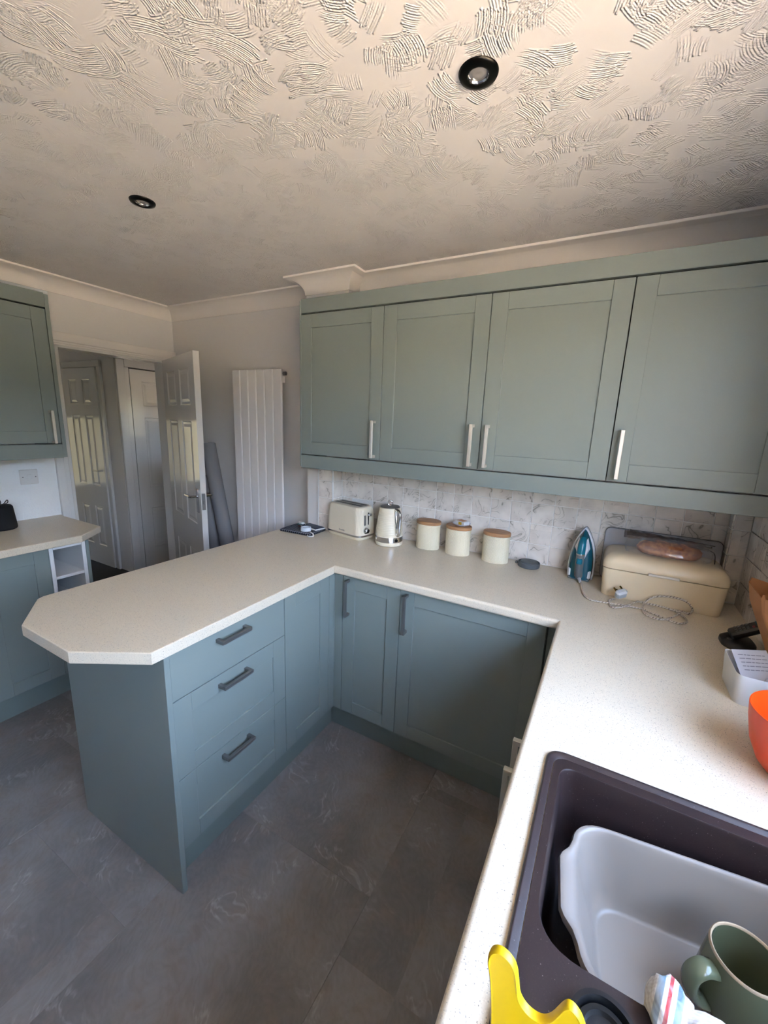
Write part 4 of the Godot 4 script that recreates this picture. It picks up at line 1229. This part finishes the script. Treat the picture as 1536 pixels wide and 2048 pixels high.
func bread() -> void:
	# tray standing against the tiles
	var tr := thing("tray", "pale grey rounded tray leaning on the tiles behind the bread bin", "tray", Vector3(0.238, TOP, 0.003))
	var o := []
	for z in [[0.004, 0.006], [0.006, 0.0], [0.013, 0.0], [0.015, 0.003]]:
		var r := rr(Vector3.ZERO, 0.208 - z[1], 0.116 - z[1], 0.022, 6)
		var w := PackedVector3Array()
		for p in r: w.append(Vector3(p.x, 0.117 - p.z, z[0]))
		o.append(w)
	part(tr, "board", mk().loft(o).build(30), mat(Color(0.70, 0.70, 0.71), 0.35))
	var e2 := []
	for z in [[0.0065, 0.0], [0.0065, -0.0016], [0.0125, -0.0016], [0.0125, 0.0]]:
		var r := rr(Vector3.ZERO, 0.208 - z[1], 0.116 - z[1], 0.022, 6)
		var w := PackedVector3Array()
		for p in r: w.append(Vector3(p.x, 0.1176 - p.z, z[0]))
		e2.append(w)
	part(tr, "edge", mk().loft(e2, false, false).build(30), mat(Color(0.30, 0.29, 0.29), 0.5))
	# bin
	var b := thing("bread_bin", "cream enamel bread bin with a steel bar handle", "bread bin", Vector3(0.240, TOP, 0.137))
	var hx := 0.203
	var hz := 0.113
	var c := func(y): return Vector3(0, y, 0)
	part(b, "body", mk().loft([rr(c.call(0), hx - 0.010, hz - 0.006, 0.026), rr(c.call(0.003), hx - 0.008, hz - 0.004, 0.027), rr(c.call(0.113), hx, hz, 0.030), rr(c.call(0.1145), hx - 0.003, hz - 0.003, 0.028)]).build(35), M.bin_cream)
	part(b, "lid", mk().loft([rr(c.call(0.116), hx - 0.002, hz - 0.002, 0.029), rr(c.call(0.1175), hx + 0.0015, hz + 0.0015, 0.031), rr(c.call(0.138), hx + 0.001, hz + 0.001, 0.032), rr(c.call(0.155), hx - 0.006, hz - 0.006, 0.034), rr(c.call(0.167), hx - 0.019, hz - 0.018, 0.034), rr(c.call(0.173), hx - 0.036, hz - 0.034, 0.03), rr(c.call(0.1745), hx - 0.06, hz - 0.06, 0.025)]).build(50), M.bin_cream)
	part(b, "handle", mk().box(Vector3(-0.050, 0.117, hz + 0.010), Vector3(0.050, 0.127, hz + 0.017), 0.002).box(Vector3(-0.046, 0.119, hz - 0.001), Vector3(-0.036, 0.125, hz + 0.011), 0.001).box(Vector3(0.036, 0.119, hz - 0.001), Vector3(0.046, 0.125, hz + 0.011), 0.001).build(20), M.steel)
	# loaf
	var lm := mat(Color.WHITE, 0.8)
	var ci := Image.create(128, 128, false, Image.FORMAT_RGB8)
	var cn := noise(63, 0.05, 4)
	for y in 128:
		for x in 128:
			ci.set_pixel(x, y, Color(0.46, 0.24, 0.11).lerp(Color(0.72, 0.46, 0.25), clampf(0.5 + cn.get_noise_2d(x, y) * 1.4, 0, 1)))
	lm.albedo_texture = lut(ci)
	planar(lm, 0.16, false)
	var n := noise(61, 22.0, 3)
	var rings := []
	for i in 15:
		var a := PI * i / 14.0
		var r := PackedVector3Array()
		for k in 36:
			var t := TAU * k / 36
			var d := Vector3(sin(a) * cos(t), -cos(a), sin(a) * sin(t))
			var sx := signf(d.x) * pow(absf(d.x), 0.75)
			var f := 1.0 + 0.05 * n.get_noise_3dv(d * 0.1)
			r.append(Vector3(sx * 0.108 * f, maxf(d.y * 0.036, -0.024) * f + 0.0255, d.z * 0.048 * f))
		rings.append(r)
	tag(part(self, "bread_loaf", mk().loft(rings, false, false).build(70), lm, Vector3(0.253, TOP + 0.1755, 0.150)), "brown crusty bread loaf in a clear bag on the bread bin", "bread")
	# clear bag round it, gathered to dark crumpled folds above
	var film := mat(Color(0.92, 0.92, 0.92, 0.10), 0.08)
	film.transparency = BaseMaterial3D.TRANSPARENCY_ALPHA
	var nb := noise(62, 26.0, 2)
	var brings := []
	for e in [[0.0, 0.9], [0.004, 1.0], [0.026, 1.02], [0.048, 1.0], [0.062, 0.94], [0.070, 0.86]]:
		var r := PackedVector3Array()
		for k in 48:
			var t := TAU * k / 48
			var sx := signf(cos(t)) * pow(absf(cos(t)), 0.6)
			var f: float = e[1] * (1.0 + 0.07 * nb.get_noise_3d(cos(t) * 0.12, e[0] * 2.0, sin(t) * 0.12))
			var flat_: float = 1.0 if e[0] < 0.03 else lerpf(1.0, 0.5, (e[0] - 0.03) / 0.03)
			r.append(Vector3(sx * 0.142 * f, e[0] + 0.006 * nb.get_noise_2d(k * 0.02, e[0]) * (1.0 if e[0] > 0.01 else 0.0), sin(t) * 0.056 * f * flat_))
		brings.append(r)
	var bag := thing("bread_bag", "clear plastic bag round the loaf with dark gathered folds", "plastic bag", Vector3(0.250, TOP + 0.1748, 0.150))
	part(bag, "film", mk().loft(brings, false, false).build(60), film)
	var fm := mat(Color(0.40, 0.34, 0.31, 0.42), 0.12)
	fm.transparency = BaseMaterial3D.TRANSPARENCY_ALPHA
	# flattened crumpled neck of the bag lying along the top
	for lay in 3:
		var fr := []
		for i in 25:
			var t := i / 24.0
			var x := lerpf(-0.155, 0.125, t)
			var r := PackedVector3Array()
			var wd := 0.030 * (1.0 - 0.72 * t) * (1.0 - 0.22 * lay)
			for k in 9:
				var v := k / 8.0 - 0.5
				var f := nb.get_noise_2d(i * 0.11 + lay * 3.0, k * 0.16)
				r.append(Vector3(x + 0.01 * lay, 0.060 + 0.006 * lay + wd * (v + 0.5) * 0.75 - 0.010 * t + f * 0.008, 0.012 - 0.014 * lay - v * wd * 0.8 + f * 0.014))
			for k in range(8, -1, -1):
				r.append(r[k] + Vector3(0, -0.0008, -0.0008))
			fr.append(r)
		part(bag, "gathered_fold", mk().loft(fr).build(35), fm)
	part(bag, "tie", mk().tube(spline([Vector3(0.118, 0.052, 0.0), Vector3(0.135, 0.046, 0.004), Vector3(0.146, 0.036, 0.006), Vector3(0.150, 0.010, 0.01), Vector3(0.150, 0.001, 0.012)], 5), 0.0015, 6).build(60), M.black)

func right_corner() -> void:
	# cordless phone on its cradle
	var p := thing("cordless_phone", "black cordless phone leaning in its round charging cradle", "phone", Vector3(0.436, TOP, 0.460), 0.0)
	part(p, "cradle", mk().loft([rr(Vector3.ZERO, 0.042, 0.050, 0.040), rr(Vector3(0, 0.004, 0), 0.045, 0.053, 0.043), rr(Vector3(0.0, 0.016, 0), 0.044, 0.051, 0.042), rr(Vector3(0.002, 0.024, 0), 0.034, 0.042, 0.032)]).build(50), M.black)
	part(p, "badge", mk().lathe([Vector2(0.0075, 0), Vector2(0.0075, 0.001), Vector2(0.0055, 0.0016)], Vector3(-0.024, 0.0238, 0.018), 20).build(), M.dark_steel)
	var lean := Transform3D(Basis(Vector3.BACK, -0.98), Vector3(-0.022, 0.030, -0.004))
	part(p, "handset", mk().box(Vector3(-0.010, 0.0, -0.026), Vector3(0.012, 0.104, 0.026), 0.006).xf(lean).build(40), M.black)
	var keys := mk()
	for r in 4:
		for c in 3:
			keys.box(Vector3(-0.0122, 0.018 + r * 0.0105, -0.019 + c * 0.014), Vector3(-0.0095, 0.0245 + r * 0.0105, -0.010 + c * 0.014), 0.001)
	part(p, "keypad", keys.xf(lean).build(20), mat(Color(0.30, 0.31, 0.33), 0.25)).set_meta("kind", "stuff")
	part(p, "red_key", mk().box(Vector3(-0.0122, 0.064, 0.006), Vector3(-0.0095, 0.070, 0.017), 0.0008).xf(lean).build(20), mat(Color(0.55, 0.16, 0.20), 0.4))
	part(p, "screen", mk().box(Vector3(-0.0115, 0.076, -0.019), Vector3(-0.0095, 0.097, 0.019), 0.0005).xf(lean).build(20), mat(Color(0.25, 0.42, 0.46), 0.15))
	var lp := []
	for k in 27:
		var a := TAU * k / 9.0
		lp.append(Vector3(0.034 + cos(a) * 0.016 + 0.002 * (k / 9), 0.006 + 0.0035 * (k / 9), 0.062 + sin(a) * 0.020))
	part(p, "cable", mk().tube(spline(lp, 3), 0.0022, 6).build(60), M.black)
	# brown paper bag leaning on the wall
	var km := mat(Color(0.66, 0.45, 0.28), 0.85)
	var nb := noise(71, 9.0, 2)
	var rings := []
	for e in [[0.0, 0.496, 0.010, 0.055], [0.06, 0.486, 0.018, 0.060], [0.13, 0.470, 0.032, 0.064], [0.19, 0.457, 0.044, 0.066], [0.238, 0.452, 0.049, 0.068]]:
		var r := PackedVector3Array()
		for v in rr(Vector3.ZERO, e[2], e[3], 0.008, 4):
			var f := nb.get_noise_3d(v.x * 3.0, e[0] * 1.2, v.z)
			var lip: float = 0.018 * nb.get_noise_2d(v.x * 6.0, v.z * 6.0) if e[0] > 0.2 else 0.0
			r.append(Vector3(e[1] - 0.487 + v.x + f * 0.004, e[0] + lip, v.z + f * 0.006))
		rings.append(r)
	var inner := []
	for k in range(rings.size() - 1, 0, -1):
		var r := PackedVector3Array()
		var cc := Vector3.ZERO
		for v in rings[k]: cc += v / rings[k].size()
		for v in rings[k]: r.append(Vector3(lerpf(cc.x, v.x, 0.95), v.y, lerpf(cc.z, v.z, 0.97)))
		inner.append(r)
	var bag := thing("paper_bag", "open brown paper bag flaring towards the phone by the window wall", "paper bag", Vector3(0.487, TOP, 0.612))
	part(bag, "body", mk().loft(rings + inner).build(30), km)
	# white tub of papers
	var t := thing("storage_tub", "white plastic tub of papers between phone and orange bowl", "tub", Vector3(0.428, TOP, 0.768))
	var q := rpoly([[0.072, -0.066, 0.018], [0.072, 0.066, 0.018], [-0.072, 0.066, 0.020], [-0.072, -0.066, 0.010]], 6)
	part(t, "shell", mk().loft([ring3(q, 0.0), ring3(q, 0.003, Vector2.ZERO, 1.01), ring3(q, 0.078, Vector2.ZERO, 1.09), ring3(q, 0.080, Vector2.ZERO, 1.085), ring3(q, 0.078, Vector2.ZERO, 1.06), ring3(q, 0.005, Vector2.ZERO, 0.97)]).build(40), M.white)
	var pm := mat(Color(0.86, 0.86, 0.88), 0.7)
	var im := Image.create(96, 96, false, Image.FORMAT_RGB8)
	im.fill(Color(0.86, 0.86, 0.87))
	var rng := RandomNumberGenerator.new(); rng.seed = 9
	for l in 5:
		var x := 12
		while x < 80:
			var w := rng.randi_range(6, 16)
			im.fill_rect(Rect2i(x, 14 + l * 11, w, 2), Color(0.50, 0.50, 0.53))
			x += w + 2
	pm.albedo_texture = lut(im)
	var lf := thing("leaflet", "folded white printed leaflet in the white tub", "paper", Vector3(0.412, TOP + 0.010, 0.752), 0.0)
	var sheet := mk()
	var A := Vector3(-0.052, 0.078, -0.040); var B := Vector3(0.020, 0.092, -0.052); var C := Vector3(0.040, 0.048, 0.030); var D := Vector3(-0.034, 0.030, 0.040)
	var up := Vector3(0, 0.0012, 0)
	sheet.quad(A, D, C, B); sheet.quad(A - up, B - up, C - up, D - up)
	for e in [[A, B], [B, C], [C, D], [D, A]]: sheet.quad(e[0], e[1], e[1] - up, e[0] - up)
	sheet.u = PackedVector2Array()
	for k in sheet.t.size():
		var v := sheet.t[k]
		sheet.u.append(Vector2((v - A).dot(B - A) / (B - A).length_squared(), (v - A).dot(D - A) / (D - A).length_squared()))
	part(lf, "sheet", sheet.build(10), pm)
	var film := mat(Color(0.86, 0.86, 0.88, 0.5), 0.15)
	film.transparency = BaseMaterial3D.TRANSPARENCY_ALPHA
	var pb := thing("plastic_packet", "clear plastic packet with a purple item in the white tub", "packet", Vector3(0.448, TOP + 0.03, 0.800), deg_to_rad(20))
	var lump := func(hx: float, hy: float, hz: float, sd: int):
		var nn := noise(sd, 20.0, 2)
		var rg := []
		for i in 11:
			var a := PI * i / 10.0
			var r := PackedVector3Array()
			for k in 20:
				var b := TAU * k / 20
				var d := Vector3(sin(a) * cos(b), -cos(a), sin(a) * sin(b))
				r.append(Vector3(d.x * hx, d.y * hy, d.z * hz) * (1.0 + 0.25 * nn.get_noise_3dv(d * 0.08)))
			rg.append(r)
		return mk().loft(rg, false, false).build(50)
	part(pb, "film", lump.call(0.045, 0.030, 0.022, 81), film, Vector3(0, 0.022, 0))
	part(pb, "contents", lump.call(0.020, 0.014, 0.010, 82), mat(Color(0.26, 0.10, 0.32), 0.4), Vector3(0.004, 0.024, 0.004))
	# orange bowl with a sheet of paper
	var om := mat(Color(0.86, 0.25, 0.03), 0.35)
	var o := thing("bowl", "bright orange plastic bowl by the window wall", "bowl", Vector3(0.410, TOP, 1.062))
	part(o, "shell", mk().lathe([Vector2(0.045, 0.0), Vector2(0.050, 0.002), Vector2(0.066, 0.020), Vector2(0.081, 0.055), Vector2(0.090, 0.100), Vector2(0.093, 0.128), Vector2(0.0925, 0.130), Vector2(0.0905, 0.130), Vector2(0.087, 0.100), Vector2(0.078, 0.055), Vector2(0.062, 0.022), Vector2(0.03, 0.006), Vector2(0.001, 0.005)], Vector3.ZERO, 56).build(50), om)
	var ns := thing("note_paper", "white paper sheet tucked in the orange bowl", "paper", Vector3(0.425, TOP + 0.03, 1.085), deg_to_rad(30))
	part(ns, "sheet", mk().box(Vector3(-0.05, 0.0, -0.0006), Vector3(0.05, 0.085, 0.0006), 0.0003).xf(Transform3D(Basis(Vector3.RIGHT, -0.75), Vector3.ZERO)).build(20), M.white)

func clutter() -> void:
	# navy checked folder with stationery on top, at the far end of the peninsula
	var im := Image.create(64, 64, false, Image.FORMAT_RGB8)
	for y in 64:
		for x in 64:
			im.set_pixel(x, y, Color(0.62, 0.64, 0.70) if (x % 16 < 2 or y % 16 < 2) else Color(0.035, 0.045, 0.09))
	var nm := mat(Color.WHITE, 0.7)
	nm.albedo_texture = lut(im)
	planar(nm, 0.06, false)
	var f := thing("checked_folder", "navy checked fabric folder by the radiator wall end of the worktop", "folder", Vector3(-1.538, TOP, 0.212), deg_to_rad(3))
	part(f, "cover", mk().box(Vector3(-0.112, 0.0, -0.080), Vector3(0.112, 0.016, 0.080), 0.006).build(40), nm)
	part(f, "strap", mk().tube(spline([Vector3(0.085, 0.017, 0.045), Vector3(0.118, 0.013, 0.062), Vector3(0.128, 0.005, 0.078), Vector3(0.105, 0.004, 0.088), Vector3(0.09, 0.005, 0.078)], 5), 0.0035, 8).build(60), M.white)
	var b := thing("notebook", "dark blue notebook lying on the navy folder", "notebook", Vector3(-1.500, TOP + 0.0162, 0.168), deg_to_rad(-12))
	part(b, "cover", mk().box(Vector3(-0.070, 0, -0.035), Vector3(0.070, 0.012, 0.035), 0.002).build(20), mat(Color(0.05, 0.13, 0.23), 0.5))
	part(b, "pages", mk().box(Vector3(-0.0685, 0.002, -0.0335), Vector3(0.0707, 0.010, 0.0357)).build(20), M.white)
	var t := thing("tape_roll", "white roll of tape lying on the navy folder", "tape", Vector3(-1.492, TOP + 0.0162, 0.240))
	part(t, "roll", mk().lathe([Vector2(0.020, 0.0), Vector2(0.029, 0.0), Vector2(0.030, 0.001), Vector2(0.030, 0.021), Vector2(0.029, 0.022), Vector2(0.022, 0.022), Vector2(0.020, 0.021), Vector2(0.020, 0.0)], Vector3.ZERO, 40, false, false).build(40), mat(Color(0.82, 0.86, 0.90), 0.4))
	for e in [["pen", "teal pen lying on the navy folder", Color(0.30, 0.52, 0.50), Vector3(-1.575, TOP + 0.0205, 0.168), -18.0], ["pen", "red-brown pen lying beside the tape roll", Color(0.45, 0.16, 0.12), Vector3(-1.535, TOP + 0.0205, 0.200 + 0.012), -20.0]]:
		var pn := thing(e[0], e[1], "pen", e[3], deg_to_rad(e[4]))
		part(pn, "barrel", mk().tube([Vector3(-0.055, 0, 0), Vector3(0.040, 0, 0)], 0.0042, 10).build(60), mat(e[2], 0.35))
		part(pn, "tip", mk().tube([Vector3(0.040, 0, 0), Vector3(0.055, 0, 0)], [0.004, 0.001], 10).build(60), M.white)
	var ch := thing("charger_plug", "small white charger plug behind the navy folder", "charger", Vector3(-1.600, TOP + 0.0162, 0.150), deg_to_rad(-15))
	part(ch, "body", mk().box(Vector3(-0.018, 0, -0.012), Vector3(0.018, 0.020, 0.012), 0.004).build(40), M.white)
	part(ch, "cable", mk().tube(spline([Vector3(0.018, 0.012, 0), Vector3(0.04, 0.016, 0.0), Vector3(0.055, 0.010, 0.012), Vector3(0.050, 0.003, 0.022)], 5), 0.0018, 6).build(60), M.white)
	# double sockets on the tiles behind toaster and kettle
	var s := thing("wall_socket", "white double socket on the tiles behind the toaster", "socket", Vector3(-1.255, 1.062, 0.0005))
	part(s, "plate", mk().box(Vector3(-0.073, -0.043, 0), Vector3(0.073, 0.043, 0.009), 0.003).build(20), M.white)
	for x in [-0.036, 0.036]:
		part(s, "rocker", mk().box(Vector3(x - 0.008, 0.010, 0.0085), Vector3(x + 0.008, 0.030, 0.012), 0.002).build(20), M.white)
	# smart speaker on the left worktop
	var sp := thing("smart_speaker", "round black fabric speaker on the left worktop", "speaker", Vector3(-2.845, TOP, 1.158))
	part(sp, "body", mk().lathe([Vector2(0.056, 0), Vector2(0.062, 0.004), Vector2(0.064, 0.012), Vector2(0.055, 0.122), Vector2(0.050, 0.130), Vector2(0.03, 0.1315), Vector2(0.001, 0.1315)], Vector3.ZERO, 48).build(45), M.black_soft)
	var lp := []
	for e in [[-0.05, 0.133, 0.02], [-0.02, 0.150, 0.012], [0.0, 0.168, 0.0], [0.008, 0.150, -0.006], [0.0, 0.134, -0.004], [0.012, 0.140, -0.016], [0.020, 0.160, -0.030], [0.014, 0.146, -0.034], [0.004, 0.1345, -0.020]]:
		lp.append(Vector3(e[0], e[1], e[2]))
	part(sp, "cable", mk().tube(spline(lp, 6), 0.0022, 8).build(60), M.black)
	# grey carpet offcuts rolled up behind the open door
	var i := 0
	for e in [[Vector3(-2.20, 0.052, 0.100), Vector3(-2.555, 1.36, 0.045), 0.050], [Vector3(-2.345, 0.052, 0.115), Vector3(-2.60, 1.12, 0.055), 0.052]]:
		var r := thing("carpet_roll", ["tall rolled grey carpet offcut leaning behind the open door", "shorter rolled grey carpet offcut leaning behind the open door"][i], "carpet roll", Vector3.ZERO, 0.0, "carpet rolls behind the door")
		part(r, "roll", mk().tube([e[0], e[1]], e[2], 24).build(40), M.carpet_grey)
		var sp_ := []
		var ax: Vector3 = (e[1] - e[0]).normalized()
		var s1 := ax.cross(Vector3.BACK).normalized()
		var s2 := s1.cross(ax)
		for k in 40:
			var a := k * 0.5
			var rad: float = 0.008 + (e[2] - 0.012) * k / 39.0
			sp_.append(e[1] + (s1 * cos(a) + s2 * sin(a)) * rad)
		part(r, "spiral_end", mk().tube(sp_, 0.0022, 6).build(60), M.hall_carpet)
		i += 1
